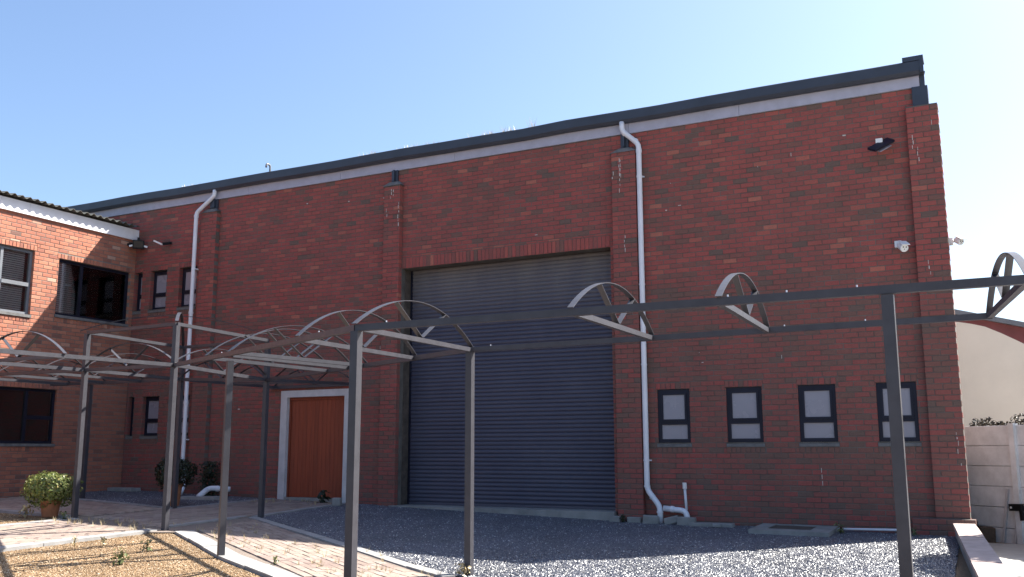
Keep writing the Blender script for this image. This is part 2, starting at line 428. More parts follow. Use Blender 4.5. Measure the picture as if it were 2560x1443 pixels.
def paver_size(w):
    c = (sum(p[0] for p in w[0])/4, sum(p[1] for p in w[0])/4); q = pix((c[0], c[1], gz(*c)))
    vis = -40 < q[0] < 2600 and q[1] < 1460
    return q[2] if vis else 0
paver_list.sort(key=paver_size, reverse=True)
stuffp = MB()
for i, (w, ang) in enumerate(paver_list):
    h = .008+random.uniform(-.004, .004); t = random.random()
    if i < 300:
        mb = MB(); org = Vector((w[0][0], w[0][1], gz(*w[0])))
    else: mb = stuffp
    lo = [Vector((x, y, gz(x, y)-.03)) for x, y in w]; cc = sum(((Vector(p)) for p in lo), Vector())/4
    mid = [Vector((p.x, p.y, gz(p.x, p.y)+h-.004)) for p in lo]
    hi = [Vector((p.x+(cc.x-p.x)*.06, p.y+(cc.y-p.y)*.06, gz(p.x, p.y)+h)) for p in lo]
    for a, b_ in ((lo, mid), (mid, hi)):
        for k in range(4): mb.quad(a[k], a[(k+1) % 4], b_[(k+1) % 4], b_[k], t)
    mb.quad(*hi, t)
    if i < 300: 
        o = mb.build('paver', M_paver, path, org, True, fix=False)
o = stuffp.build('pavers_beyond', M_paver, path, tint=True, fix=False); o['kind'] = 'stuff'

def edging(pts, w, side, seg=1.0, h=.013, parent=path, mat=M_edge, name='edging_stone'):
    for i in range(len(pts)-1):
        a = Vector(pts[i]+(0,)); b_ = Vector(pts[i+1]+(0,)); L = (b_-a).length; d = (b_-a)/L
        nrm = Vector((-d.y, d.x, 0))*side; k = max(1, round(L/seg))
        for j in range(k):
            p = a+d*(L*j/k+.004); q = a+d*(L*(j+1)/k-.004)
            hh = h+random.uniform(-.004, .004); e = random.uniform(-.006, .006)
            mb = MB(); c = [p+nrm*e, q+nrm*e, q+nrm*(w+e), p+nrm*(w+e)]
            mb.hexa([Vector((x.x, x.y, gz(x.x, x.y)-.08)) for x in c]+[Vector((x.x, x.y, gz(x.x, x.y)+hh)) for x in c])
            mb.build(name, mat, parent, (p.x, p.y, gz(p.x, p.y)))
edging([(-10.25, -5.31), (-7.95, -6.80), (-6.41, -7.62), (-4.45, -8.75)], .26, 1)
edging([(-4.78, -6.62), (-7.1, -5.2), (-10.72, -3.09)], .15, 1)
edging([(-10.72, -3.06), (-10.95, -1.4), (-11.05, -.05)], .13, 1)
edging([(-13.1, -.03), (-13.1, -2.58)], .13, 1)
edging([(-13.1, -2.6), (-15.95, -2.3), (-17.5, -2.22)], .13, 1)
edging([(-10.6, -10), (-10.6, -5.3)], .22, 1)
edging([(-13.12, -10), (-13.12, -4.8)], .2, -1)
edging([(-17.5, -4.62), (-13.3, -4.7)], .18, 1)
edging([(-10.78, -4.9), (-10.86, -3.15)], .14, 1)
edging([(-4.4, -9.2), (.2, -9.25)], .2, 1)
edging([(.1, -6.6), (-4.6, -6.62)], .15, 1)

# ------------------------------------------------------------------ brick walls
def subtract(rects, hole):
    out = []
    a0, a1, b0, b1 = hole
    for u0, u1, z0, z1, k in rects:
        if u1 <= a0 or u0 >= a1 or z1 <= b0 or z0 >= b1: out.append((u0, u1, z0, z1, k)); continue
        if a0-u0 > .02: out.append((u0, a0, z0, z1, k))
        if u1-a1 > .02: out.append((a1, u1, z0, z1, k))
        m0, m1 = max(u0, a0), min(u1, a1)
        if b0-z0 > .02: out.append((m0, m1, z0, b0, k))
        if z1-b1 > .02: out.append((m0, m1, b1, z1, k))
    return out
L_, H_, PU, PZ = .222, .073, .232, .085
def courses(u0, u1, z0, z1, holes, zref=0., uref=0.):
    rs = []
    k = math.floor((z0-zref)/PZ)
    while zref+k*PZ < z1:
        za = zref+k*PZ; j = math.floor((u0-uref)/PU)-1
        while uref+j*PU < u1+PU:
            ua = uref+j*PU+(PU/2 if k % 2 else 0)
            a, b_ = max(ua, u0), min(ua+L_, u1); c, d = max(za, z0), min(za+H_, z1)
            if b_-a > .03 and d-c > .015: rs.append((a, b_, c, d, 0))
            j += 1
        k += 1
    for h in holes: rs = subtract(rs, h)
    return rs
def soldiers(u0, u1, z0, z1):
    n = max(1, round((u1-u0)/.083)); p = (u1-u0)/n
    return [(u0+i*p+.004, u0+(i+1)*p-.005, z0+.005, z1-.006, 1) for i in range(n)]
def tint(dk=.06):
    r = random.random()
    if r < dk: return random.uniform(0, .16)
    if r > .985: return random.uniform(.88, 1)
    return min(1, max(0, random.gauss(.5, .2)))
def fill_core(mb, o, U, Nn, u0, u1, z0, z1, holes, front, back):
    us = sorted({u0, u1, *[min(max(h[0], u0), u1) for h in holes], *[min(max(h[1], u0), u1) for h in holes]})
    for a, b_ in zip(us[:-1], us[1:]):
        if b_-a < 1e-4: continue
        m = (a+b_)/2; cuts = sorted([(h[2], h[3]) for h in holes if h[0] < m < h[1]]); z = z0
        for c, d in cuts+[(z1, z1)]:
            if c-z > .001:
                P = lambda u, n, zz: (o[0]+U[0]*u+Nn[0]*n, o[1]+U[1]*u+Nn[1]*n, o[2]+zz)
                mb.hexa([P(a, front, z), P(b_, front, z), P(b_, back, z), P(a, back, z), P(a, front, c), P(b_, front, c), P(b_, back, c), P(a, back, c)])
            z = max(z, d)
def place_bricks(root, fr, rects_by_depth, mat, hide=None, darker_below=-9):
    allb = []
    o, U, Nn = fr
    for rects, front, back in rects_by_depth:
        for r in rects:
            u0, u1, z0, z1, k = r
            c = (o[0]+U[0]*(u0+u1)/2+Nn[0]*front, o[1]+U[1]*(u0+u1)/2+Nn[1]*front, o[2]+(z0+z1)/2)
            px, py, s = pix(c)
            vis = 0 < px < 2560 and 0 < py < 1443 and not (hide and hide(c))
            area = s*s*(u1-u0)*(z1-z0) if vis else 0
            allb.append((area, r, front+random.uniform(-.0025, .0025), back, c))
    allb.sort(key=lambda b: -b[0])
    st = MB(); cache = {}
    def facing(b): return b
    for i, (area, (u0, u1, z0, z1, k), front, back, c) in enumerate(allb):
        t = tint(.09 if c[0] > -4.9 else .028) if k < 2 else random.uniform(.04, .13)
        if k < 2 and c[2] < darker_below+.05*math.sin(c[0]*2.1+c[1]): t *= .52          # lower courses tinted darker; on the hall they are older, browner brick
        if i < 300 and area > 0:
            w, h = round(u1-u0, 3), round(z1-z0, 3); key = (w, h, round(back, 3))
            if key not in cache:
                mb = MB(); mb.brick((Vector((0, 0, 0)), U, Nn), -w/2, w/2, -h/2, h/2, 0, back-front, 0)
                cache[key] = mb.mesh('brick', mat)
            ob = bpy.data.objects.new('brick', cache[key]); COL.objects.link(ob); ob.parent = root
            ob.location = Vector((o[0]+U[0]*(u0+u1)/2+Nn[0]*front, o[1]+U[1]*(u0+u1)/2+Nn[1]*front, o[2]+(z0+z1)/2))-abs_loc(root)
            ob['tint'] = t
        else: st.brick(fr, u0, u1, z0, z1, front, back, t)
    ob = st.build('brickwork', mat, root, tint=True, fix=False); ob['kind'] = 'stuff'
    return ob

# --- main hall, front face on y = 0
hall = empty('brick_hall', (-9, 0, .1))
tag(hall, 'tall red brick hall with navy gutter, slate blue roller door and brown timber door', 'building')
FR = (Vector((0, 0, 0)), Vector((1, 0, 0)), Vector((0, -1, 0)))
ZT = 6.80
WIN = [(-4.71, -4.145), (-3.525, -2.94), (-2.365, -1.79), (-1.19, -.615)]
WZ = (1.275, 2.165)
SHUT = (-9.97, -5.51, .10, 4.74)
DOOR = (-12.93, -11.14, .1, 2.39)
LU = [(-17.54, -17.30), (-17.02, -16.50), (-16.10, -15.56)]
LW = [(-17.49, -17.31), (-17.03, -16.51), (-16.09, -15.57)]
LUZ = (4.40, 5.31); LWZ = (1.50, 2.38)
holes = [SHUT, DOOR, (-.355, .5, 6.475, 7.5)]+[(a, b_, *WZ) for a, b_ in WIN]+[(a, b_, *LUZ) for a, b_ in LU]+[(a, b_, *LWZ) for a, b_ in LW]
PIERS = [(-.467, 0, 6.475), (-5.42, -4.96, 6.44), (-10.37, -9.98, 6.47), (-15.40, -14.93, 6.50)]
sold = []; shole = []
for a, b_ in WIN+LU+LW:
    z = WZ if (a, b_) in WIN else (LUZ if (a, b_) in LU else LWZ)
    sold += soldiers(a-.02, b_+.02, z[1]+.002, z[1]+.115); shole.append((a-.02, b_+.02, z[1], z[1]+.12))
    sold += [q[:4]+(2,) for q in soldiers(a-.02, b_+.02, z[0]-.175, z[0]-.075)]; shole.append((a-.02, b_+.02, z[0]-.18, z[0]))
sold += soldiers(SHUT[0], SHUT[1], SHUT[3]+.002, SHUT[3]+.225); shole.append((SHUT[0], SHUT[1], SHUT[3], SHUT[3]+.23))
rects = courses(-21.5, -.006, -.6, ZT, holes+shole+[(a+.001, b_-.001, -1, z) for a, b_, z in PIERS], 0.)
pier_r = []
for a, b_, z in PIERS: pier_r += courses(a, b_-.004, -.6, z, [], 0., a)
plinth = courses(-.78, .06, -.5, .165, [], -.09, -.78)
place_bricks(hall, FR, [(rects, .006, -.105), (sold, .009, -.105), (pier_r, .112, -.10), (plinth, .24, 0)], M_brick,
             hide=lambda c: c[0] < -17.5, darker_below=3.95)
mb = MB()
big = [(h[0]-.004, h[1]+.004, h[2]-.004, h[3]+.004) for h in holes]
fill_core(mb, (0, 0, 0), (1, 0, 0), (0, -1, 0), -21.5, -.012, -.7, ZT, big, 0, -.24)
for a, b_, z in PIERS: mb.box(a+.005, b_-.01, -.104, -.0005, -.7, z-.004)
mb.box(-.77, .052, -.232, -.105, -.6, .155)
mb.build('mortar', M_mortar, hall)
mb = MB()                                            # the body of the hall behind its front
mb.poly([(-.03, .242, -.7), (-2.2, 14, -.7), (-2.2, 14, 6.4), (-.03, .242, 6.4)]); mb.poly([(-.37, .242, 6.39), (-2.25, 14, 6.39), (-2.25, 14, 7.6), (-.37, .242, 6.8)])
mb.poly([(-21.5, .242, -.7), (-21.5, 14, -.7), (-21.5, 14, 7.6), (-21.5, .242, 6.8)])
mb.poly([(-21.5, 14, -.7), (-2.2, 14, -.7), (-2.2, 14, 7.6), (-21.5, 14, 7.6)])
mb.build('side_wall', M_brick, hall)
mb = MB(); mb.hexa([(-21.6, -.02, 7.02), (-.15, -.02, 7.02), (-2.1, 14.2, 7.75), (-21.6, 14.2, 7.75), (-21.6, -.02, 7.05), (-.15, -.02, 7.05), (-2.1, 14.2, 7.78), (-21.6, 14.2, 7.78)])
mb.build('roof', M_navy, hall)
# grey jambs of the roller door recess and its soffit
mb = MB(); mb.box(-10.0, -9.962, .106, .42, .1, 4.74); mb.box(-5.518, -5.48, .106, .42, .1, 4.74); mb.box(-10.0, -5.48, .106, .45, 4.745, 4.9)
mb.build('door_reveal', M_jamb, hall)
mb = MB(); mb.box(-10.08, -5.47, -.17, .6, -.25, .118); mb.build('threshold', M_conc, hall)
# fascia boards with butt joints, gutter with returns
xs = [-21.5, -19.4, -17.0, -14.1, -11.55, -8.75, -5.1, -3.1, -.24]
for a, b_ in zip(xs[:-1], xs[1:]):
    mb = MB(); dz = random.uniform(-.006, .006); mb.box(a+.003, b_-.003, -.034, -.002, 6.80+dz, 7.0); mb.build('fascia_board', M_fascia, hall)
mb = MB()
prof = [(-.036, 6.985), (-.125, 6.985), (-.16, 7.03), (-.165, 7.185), (-.15, 7.20), (-.15, 7.185), (-.15, 7.05), (-.12, 7.0), (-.036, 7.0)]
XG = [-21.6+i*.9 for i in range(24)]+[-.19]
ring = []
for i, x in enumerate(XG):
    sag = .012*math.sin(x*1.7)+random.uniform(-.006, .006); dent = .02*math.exp(-((x+7.35)/.35)**2)
    ring.append([(x, y+dent, z+sag*.6-dent*.5) for y, z in prof])
for r0, r1 in zip(ring[:-1], ring[1:]):
    for k in range(len(prof)):
        a, b_ = k, (k+1) % len(prof); mb.quad(r0[a], r1[a], r1[b_], r0[b_])
mb.poly([ring[-1][k] for k in range(len(prof))]); mb.poly(list(reversed(ring[0])))
mb.build('gutter', M_navy, hall)
mb = MB(); mb.box(-.46, -.155, -.172, .08, 7.19, 7.265); mb.hexa([(-.215, -.172, 6.985), (-.158, -.172, 6.985), (-.42, 2.2, 7.0), (-.48, 2.2, 7.0), (-.215, -.172, 7.19), (-.158, -.172, 7.19), (-.42, 2.2, 7.3), (-.48, 2.2, 7.3)])
mb.box(-.235, -.165, -.036, .1, 6.78, 6.98)
mb.build('barge_flashing', M_navy, hall)
for x0, x1, z in ((-.36, -.13, 6.47), (-5.255, -5.11, 6.53), (-10.235, -10.09, 6.55), (-15.22, -14.99, 6.58)):
    mb = MB(); mb.box(x0, x1, -.05, -.008 if x0 < -1 else .2, z, 6.80)
    if x0 < -1: mb.box(x0+.055, x1-.055, -.10, -.05, z+.02, 6.80)
    mb.build('steel_column_stub', M_navy, hall)
for a, b_, z in PIERS[1:]:
    mb = MB(); m = (a+b_)/2
    mb.hexa([(a-.03, -.13, z-.004), (b_+.03, -.13, z-.004), (b_+.03, -.008, z+.004), (a-.03, -.008, z+.004), (m-.1, -.10, z+.07), (m+.1, -.10, z+.07), (m+.1, -.008, z+.11), (m-.1, -.008, z+.11)])
    mb.build('pier_cap', M_capst, hall)
# lime runs under the caps and on a few bricks
mb = MB()
for x, z, n in ((-5.27, 6.33, 7), (-5.25, 6.3, 4), (-5.4, 6.1, 2), (-10.2, 6.40, 3), (-10.15, 6.38, 2), (-10.02, 6.1, 6), (-10.3, 6.0, 2), (-5.2, 4.9, 4), (-.40, 6.0, 3), (-.34, 5.8, 3), (-.12, 6.2, 1), (-.3, 4.0, 3), (-.1, 1.4, 4), (-.08, .95, 1)):
    for k in range(n):
        h = random.uniform(.03, .08); w = random.uniform(.005, .013); xx = x+random.uniform(-.012, .012)
        mb.box(xx, xx+w, -.1155, -.108, z-h, z); z -= h+random.uniform(.01, .05)
for i in range(24):
    x = random.uniform(-14.5, -.7); z = random.uniform(.4, 6.4)
    if any(h[0]-.1 < x < h[1]+.1 and h[2]-.1 < z < h[3]+.1 for h in holes) or any(a-.05 < x < b_+.05 for a, b_, _ in PIERS): continue
    h = random.choice([.012, .02, .06]); w = random.choice([.008, .03, .05]) if h < .03 else .008
    mb.box(x, x+w, -.0115, -.004, z, z+h)
for k in range(3): mb.box(-2.07+.004*k, -2.062+.004*k, -.0115, -.004, .80-.1*k, .87-.1*k)
mb.build('lime_run', M_drip, hall)

# roller door: 61 slats, side guides, bottom rail
rd = empty('roller_door', (-7.74, .32, .12), hall)
mb = MB(); W = 4.40; PS = .0765
pr = [(0, -PS/2), (-.004, -PS/2+.006), (-.013, -PS*.22), (-.016, 0), (-.013, PS*.22), (-.004, PS/2-.006), (0, PS/2)]
for (y0, z0), (y1, z1) in zip(pr[:-1], pr[1:]): mb.quad((-W/2, y0, z0), (W/2, y0, z0), (W/2, y1, z1), (-W/2, y1, z1))
slat_m = mb.mesh('slat', M_shut)
n_s = 60
for i in range(n_s):
    s_ = bpy.data.objects.new('slat', slat_m); COL.objects.link(s_); s_.parent = rd
    s_.location = Vector((-7.74+random.uniform(-.004, .004), .335+random.uniform(-.0015, .0015), .205+i*PS))-abs_loc(rd)
mb = MB(); mb.box(-9.945, -5.535, .312, .345, .122, .168); mb.build('bottom_rail', M_shut, rd)
for x in (-9.955, -5.56):
    mb = MB(); mb.box(x, x+.035, .30, .36, .12, 4.74); mb.build('guide_rail', M_alu, rd)
mb = MB(); mb.box(-10, -5.5, .37, .40, .1, 4.8); mb.build('backing', M_dark, rd)

# timber door in a white plastered surround
td = empty('timber_door', (-12.03, 0, .2), hall)
mb = MB(); x0, x1, z1 = DOOR[0], DOOR[1], DOOR[3]
mb.box(x0, x0+.165, -.035, .16, .1, z1); mb.box(x1-.145, x1, -.035, .16, .1, z1); mb.box(x0+.165, x1-.145, -.035, .16, z1-.14, z1)
mb.build('surround', M_plaster, td)
mb = MB(); mb.box(x0+.17, x1-.15, .05, .09, z1-.20, z1-.142); mb.box(x0+.166, x0+.21, .05, .09, .2, z1-.2); mb.build('door_frame', M_wood, td)
n = 14; a = x0+.212; w = (x1-.150-a)/n
for i in range(n):
    mb = MB(); mb.box(a+i*w+.0015, a+(i+1)*w-.0015, .075+random.uniform(-.001, .001), .115, .22, z1-.203, 0)
    o = mb.build('door_plank', M_wood, td); o['tint'] = random.random()
mb = MB(); mb.box(x0+.16, x1-.15, -.03, .2, .1, .212); mb.build('door_sill', M_conc, td)
mb = MB(); mb.box(x0, x1, .12, .2, .1, z1); mb.build('backing', M_dark, td)

def window_front(root, a, b_, z0, z1, pane_mat, yf=.03, dark=True, parent_frame=None):
    w = empty('window', ((a+b_)/2, yf, z0), root)
    t = .058; zm = z0+(z1-z0)*.365
    mb = MB(); y0, y1 = yf, yf+.055
    mb.box(a, a+t, y0, y1, z0, z1); mb.box(b_-t, b_, y0, y1, z0, z1); mb.box(a+t, b_-t, y0, y1, z1-t, z1); mb.box(a+t, b_-t, y0, y1, z0, z0+t); mb.box(a+t, b_-t, y0, y1, zm-.028, zm+.028)
    mb.build('frame', M_alu, w)
    mb = MB(); s = .035; c0, c1, d0, d1 = a+t, b_-t, zm+.028, z1-t; y0 -= .016; y1 -= .02
    mb.box(c0, c0+s, y0, y1, d0, d1); mb.box(c1-s, c1, y0, y1, d0, d1); mb.box(c0+s, c1-s, y0, y1, d1-s, d1); mb.box(c0+s, c1-s, y0, y1, d0, d0+s)
    mb.build('sash', M_alu, w)
    mb = MB(); mb.box(c0+s, c1-s, yf+.004, yf+.012, d0+s, d1-s); mb.build('pane', pane_mat, w)
    mb = MB(); mb.box(a+t, b_-t, yf+.026, yf+.034, z0+t, zm-.028); mb.build('pane', pane_mat, w)
    mb = MB(); mb.hexa([(a-.018, -.016, z0-.075), (b_+.018, -.016, z0-.075), (b_+.018, .1, z0-.075), (a-.018, .1, z0-.075), (a-.018, -.016, z0-.03), (b_+.018, -.016, z0-.03), (b_+.018, .1, z0-.002), (a-.018, .1, z0-.002)])
    mb.build('sill', M_capst, w)
    mb = MB(); mb.box(a, b_, .15, .19, z0, z1); mb.build('backing', M_dark, w)
    return w
for a, b_ in WIN: window_front(hall, a, b_, *WZ, M_frost, .022)
for a, b_ in LU: window_front(hall, a, b_, *LUZ, M_frost, .10)
for a, b_ in LW: window_front(hall, a, b_, *LWZ, M_frost, .10)

# --- wing at left, face on x = -17.55
XW = -17.55
wing = empty('office_wing', (XW, -4, .3))
tag(wing, 'lower orange red brick wing with white fascia and corrugated roof, at left', 'building')
FW = (Vector((XW, 0, 0)), Vector((0, 1, 0)), Vector((1, 0, 0)))
W1 = (-4.7, -2.66, 3.98, 5.355); W2 = (-2.06, -.14, 4.07, 5.30); W3 = (-4.4, -1.85, 1.31, 2.45)
wh = [W1, W2, W3]; sold = []; shole = []
for a, b_, z0, z1 in wh:
    sold += soldiers(a-.05, b_+.05, z1+.002, z1+.115); shole.append((a-.05, b_+.05, z1, z1+.12))
    sold += soldiers(a-.02, b_+.02, z0-.165, z0-.06); shole.append((a-.02, b_+.02, z0-.17, z0))
rects = courses(-9, -.012, -.3, 6.1, wh+shole, 0.)
place_bricks(wing, FW, [(rects, .006, -.105), (sold, .009, -.105)], M_brick2, darker_below=3.2)
mb = MB(); big = [(h[0]-.004, h[1]+.004, h[2]-.004, h[3]+.004) for h in wh]
fill_core(mb, (XW, 0, 0), (0, 1, 0), (1, 0, 0), -9, -.012, -.4, 6.12, big, 0, -.22)
mb.build('mortar', M_mortar2, wing)
mb = MB(); mb.box(-26, XW-.6, -9, -8.8, -.3, 6.1); mb.box(-26, -25.8, -9, -.1, -.3, 6.1); mb.build('side_wall', M_brick2, wing)
for a, b_ in ((-9, -5.9), (-5.9, -2.9), (-2.9, -.012)):
    mb = MB(); mb.box(XW+.008, XW+.06, a+.002, b_-.002, 6.085, 6.345); mb.build('fascia_board', M_fascia2, wing)
# corrugated sheet roof, eave over the fascia, each sheet a part
PCH = .177
def sheet_z(y): return .027*math.cos(2*math.pi*y/PCH)
ya = -9.0; k = 0
while ya < -.15:
    yb = min(ya+PCH*6, -.14); mb = MB(); nst = int((yb-ya)/PCH*10); ys = [ya+(yb-ya)*i/nst for i in range(nst+1)]
    x_e, x_r = XW+.20, -26.; slope = math.tan(R(7))
    def zz(x, y): return 6.395+(x_e-x)*slope+sheet_z(y)+(.008 if k % 2 else 0)
    for y0, y1 in zip(ys[:-1], ys[1:]):
        for th in (0, -.009):
            mb.quad((x_e, y0, zz(x_e, y0)+th), (x_e, y1, zz(x_e, y1)+th), (x_r, y1, zz(x_r, y1)+th), (x_r, y0, zz(x_r, y0)+th))
        mb.quad((x_e, y0, zz(x_e, y0)), (x_e, y1, zz(x_e, y1)), (x_e, y1, zz(x_e, y1)-.009), (x_e, y0, zz(x_e, y0)-.009))
    mb.build('roof_sheet', M_roofsheet, wing, smooth=False, fix=False); ya = yb; k += 1
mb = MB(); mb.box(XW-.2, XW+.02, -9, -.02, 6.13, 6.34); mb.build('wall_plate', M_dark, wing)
def wing_window(a, b_, z0, z1, mull, transoms, blind, fm=M_alu):
    w = empty('window', (XW, (a+b_)/2, z0), wing); t = .055
    x0, x1 = XW-.115, XW-.06
    mb = MB(); mb.box(x0, x1, a, a+t, z0, z1); mb.box(x0, x1, b_-t, b_, z0, z1); mb.box(x0, x1, a+t, b_-t, z1-t, z1); mb.box(x0, x1, a+t, b_-t, z0, z0+t)
    ms = [a+t]+mull+[b_-t]
    for m in mull: mb.box(x0, x1+.004, m-.03, m+.03, z0+t, z1-t)
    for (i, zt) in transoms:
        lo = ms[i]+(.03 if i > 0 else 0); hi = ms[i+1]-(.03 if i < len(mull) else 0)
        mb.box(x0, x1+.018, lo, hi, zt-.04, zt+.04)
    mb.build('frame', fm, w)
    for i in range(len(ms)-1):
        lo = ms[i]+(.03 if i > 0 else 0); hi = ms[i+1]-(.03 if i < len(mull) else 0)
        zs = [z0+t]+sorted(zt for j, zt in transoms if j == i)+[z1-t]
        for q in range(len(zs)-1):
            mb = MB(); mb.box(x0+.02, x0+.028, lo, hi, zs[q]+(.04 if q else 0), zs[q+1]-(.04 if q < len(zs)-2 else 0)); mb.build('pane', M_glass, w)
    mb = MB(); z = z0+.05
    for (lo, hi) in blind:
        z = z0+.05
        while z < z1-.05:
            mb.hexa([(x0-.055, lo, z), (x0-.055, hi, z), (x0-.078, hi, z+.038), (x0-.078, lo, z+.038), (x0-.057, lo, z-.001), (x0-.057, hi, z-.001), (x0-.080, hi, z+.037), (x0-.080, lo, z+.037)]); z += .045
    if blind: mb.build('venetian_blind', M_blind, w)
    mb = MB(); mb.box(XW-.115, XW+.035, a-.02, b_+.02, z0-.06, z0-.002); mb.build('sill', M_capst, w)
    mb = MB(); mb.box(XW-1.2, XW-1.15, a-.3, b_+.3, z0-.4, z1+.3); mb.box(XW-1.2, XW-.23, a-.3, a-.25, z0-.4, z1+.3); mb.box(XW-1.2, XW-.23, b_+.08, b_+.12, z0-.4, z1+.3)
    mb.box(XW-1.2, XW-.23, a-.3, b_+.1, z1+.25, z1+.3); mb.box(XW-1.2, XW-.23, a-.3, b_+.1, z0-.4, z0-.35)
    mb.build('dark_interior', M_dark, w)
    return w
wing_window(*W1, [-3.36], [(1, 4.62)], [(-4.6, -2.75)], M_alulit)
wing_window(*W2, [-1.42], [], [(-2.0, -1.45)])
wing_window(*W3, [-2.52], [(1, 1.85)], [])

# ------------------------------------------------------------------ steel pergola
perg = empty('pergola', (-8, -6, 0))
tag(perg, 'charcoal steel pergola frame of arched trusses on square posts over the paths', 'pergola')
NA, NB, NC = (-4.35, -9.05, 2.209), (-4.72, -6.434, 2.281), (-7.988, -6.734, 2.30)
ND, NE, NF, NG, NH = (-10.565, -5.205, 2.455), (-13.10, -4.75, 2.515), (-10.663, -3.05, 2.375), (-13.12, -2.62, 2.50), (-15.98, -2.295, 2.54)
BS = .05; PSZ = .076
def V(*a): return Vector(a)
def post(x, y, zt, zb, ang=0, s=PSZ):
    mb = MB(); c, sn = math.cos(ang), math.sin(ang); h = s/2
    cs = [(x+a*c-b_*sn, y+a*sn+b_*c) for a, b_ in ((-h, -h), (h, -h), (h, h), (-h, h))]
    mb.hexa([(px, py, zb) for px, py in cs]+[(px, py, zt) for px, py in cs])
    return mb.build('post', M_steel, perg)
def beam(a, b_, h=.055, w=.05):
    a = Vector(a); b_ = Vector(b_); o = Vector((0, 0, -h/2)); mb = MB(); mb.bar(a+o, b_+o, w, h)
    return mb.build('beam', M_steel, perg)
def arc_pts(a, b_, rise, n=20):
    a = Vector(a); b_ = Vector(b_); L = (b_-a).length
    Rr = (L*L/4+rise*rise)/(2*rise); out = []
    half = math.asin(min(1, L/2/Rr)) if rise < L/2 else math.pi/2
    for i in range(n+1):
        th = -half+2*half*i/n
        s_ = (Rr*math.sin(th)+L/2)/L; z = Rr*math.cos(th)-Rr*math.cos(half)
        out.append(a+(b_-a)*s_+Vector((0, 0, z)))
    return out
def truss(a, b_, rise=.40, chord=True, over=.05, drop=0):
    a = Vector(a); b_ = Vector(b_); d = (b_-a); d2 = Vector((d.x, d.y, 0)).normalized(); wd = Vector((-d2.y, d2.x, 0))
    t = empty('truss', (a+b_)/2, perg)
    pts = arc_pts(a-d2*over, b_+d2*over, rise)
    mb = MB(); mb.ribbon([p+Vector((0, 0, .003)) for p in pts], wd, .05, .006); mb.build('arch_bar', M_steel, t)
    e = .028
    if chord:
        mb = MB(); o = Vector((0, 0, -.0275)); mb.bar(a+d2*e+o, b_-d2*e+o, .046, .046); mb.build('chord', M_steel, t)
    m = (a+b_)/2-Vector((0, 0, .004))
    for f in (.30, .70):
        q = pts[round(f*20)]; mb = MB(); mb.bar(m+(q-m)*.02, q-Vector((0, 0, .004)), .006, .05, wd); mb.build('strut', M_steel, t)
    return t
# posts
post(NA[0], NA[1], NA[2]-.056, gz(NA[0], NA[1])-.1); post(NB[0], NB[1], NB[2]-.056, gz(NB[0], NB[1])-.1)
post(NC[0], NC[1], NC[2]-.05, gz(NC[0], NC[1])-.1, A2)
post(-.075, -9.05, 2.14, gz(-.075, -9.05)-.1)
ZR = dict(D=3.08, E=3.144, F=3.05, G=3.10)
for n_, p in (('D', ND), ('E', NE), ('F', NF), ('G', NG)): post(p[0], p[1], ZR[n_]-.052, gz(p[0], p[1])-.1)
post(NH[0], NH[1], NH[2]-.056, gz(NH[0], NH[1])-.1)
# right arm along the hall
FRt = (.76, -9.05, 2.205); BRt = (.52, -6.43, 2.32)
beam(NA, FRt, .057); beam(NB, BRt, .055)
def lerp(a, b_, t): return Vector(a)+(Vector(b_)-Vector(a))*t
truss(NA, NB, .345); 
def onx(p, q, x): return lerp(p, q, (x-p[0])/(q[0]-p[0]))
for xf, xb, rs_ in ((-2.33, -2.60, .345), (-1.19, -1.43, .325), (.74, .50, .30)): truss(onx(NA, FRt, xf), onx(NB, BRt, xb), rs_)
# diagonal arm
beam(NA, ND); beam(NB, NF)
for t1, t2 in ((.205, .20), (.535, .415), (.71, .60)): truss(lerp(NA, ND, t1), lerp(NB, NF, t2), .40)
mbx = lerp(NA, ND, .565); truss(Vector((NC[0], NC[1], mbx.z)), lerp(NB, NF, .49), .40)
# junction: lower ring and raised canopy
beam(ND, NF); beam(NE, NG); beam(ND, NE); beam(NF, NG)
truss(ND, NE, .36); truss(NE, NG, .34, False); truss(ND, NF, .34, False); truss(NF, NG, .34, False)
RD, RE, RF, RG = [(p[0], p[1], ZR[k]) for k, p in (('D', ND), ('E', NE), ('F', NF), ('G', NG))]
beam(RD, RE, .052); beam(RE, RG, .052); beam(RG, RF, .052); beam(RD, RF, .052)
t = empty('raised_canopy', (-11.9, -3.9, 3.1), perg)
for a, b_, lift in ((RE, RF, 0), (RD, RG, .008)):
    a = Vector(a); b_ = Vector(b_); d = (b_-a); d.z = 0; d.normalize(); wd = Vector((-d.y, d.x, 0))
    mb = MB(); mb.ribbon([p+Vector((0, 0, lift)) for p in arc_pts(a-d*.12, b_+d*.12, .33)], wd, .05, .006); mb.build('arch_bar', M_steel, t)
# arm towards the viewer
D2, E2 = (-10.42, -9.6, 2.37), (-13.0, -9.4, 2.47)
beam(ND, D2); beam(NE, E2)
for t_ in (.41, .80): truss(lerp(ND, D2, t_+.04), lerp(NE, E2, t_), .36)
post(D2[0], D2[1], D2[2]-.05, gz(D2[0], D2[1])-.1); post(E2[0], E2[1], E2[2]-.05, gz(E2[0], E2[1])-.1)
# arm towards the wing
E3, H3 = (-17.3, -4.55, 2.56), (-17.3, -2.2, 2.56)
beam(NE, E3); beam(NG, H3)
for x in (-14.3, -15.5, -16.7): truss(onx(NE, E3, x), onx(NG, H3, x), .36)
# short arm to the timber door
WF, WG = (-11.05, -.03, 2.50), (-13.0, -.03, 2.49)
beam(NF, WF); beam(NG, WG); beam(V(*WG)+V(-.2, -.03, 0), V(*WF)+V(.05, -.03, 0), .06)
truss(lerp(NF, WF, .48), lerp(NG, WG, .48), .36); truss(lerp(NF, WF, .97), lerp(NG, WG, .97), .36, False)
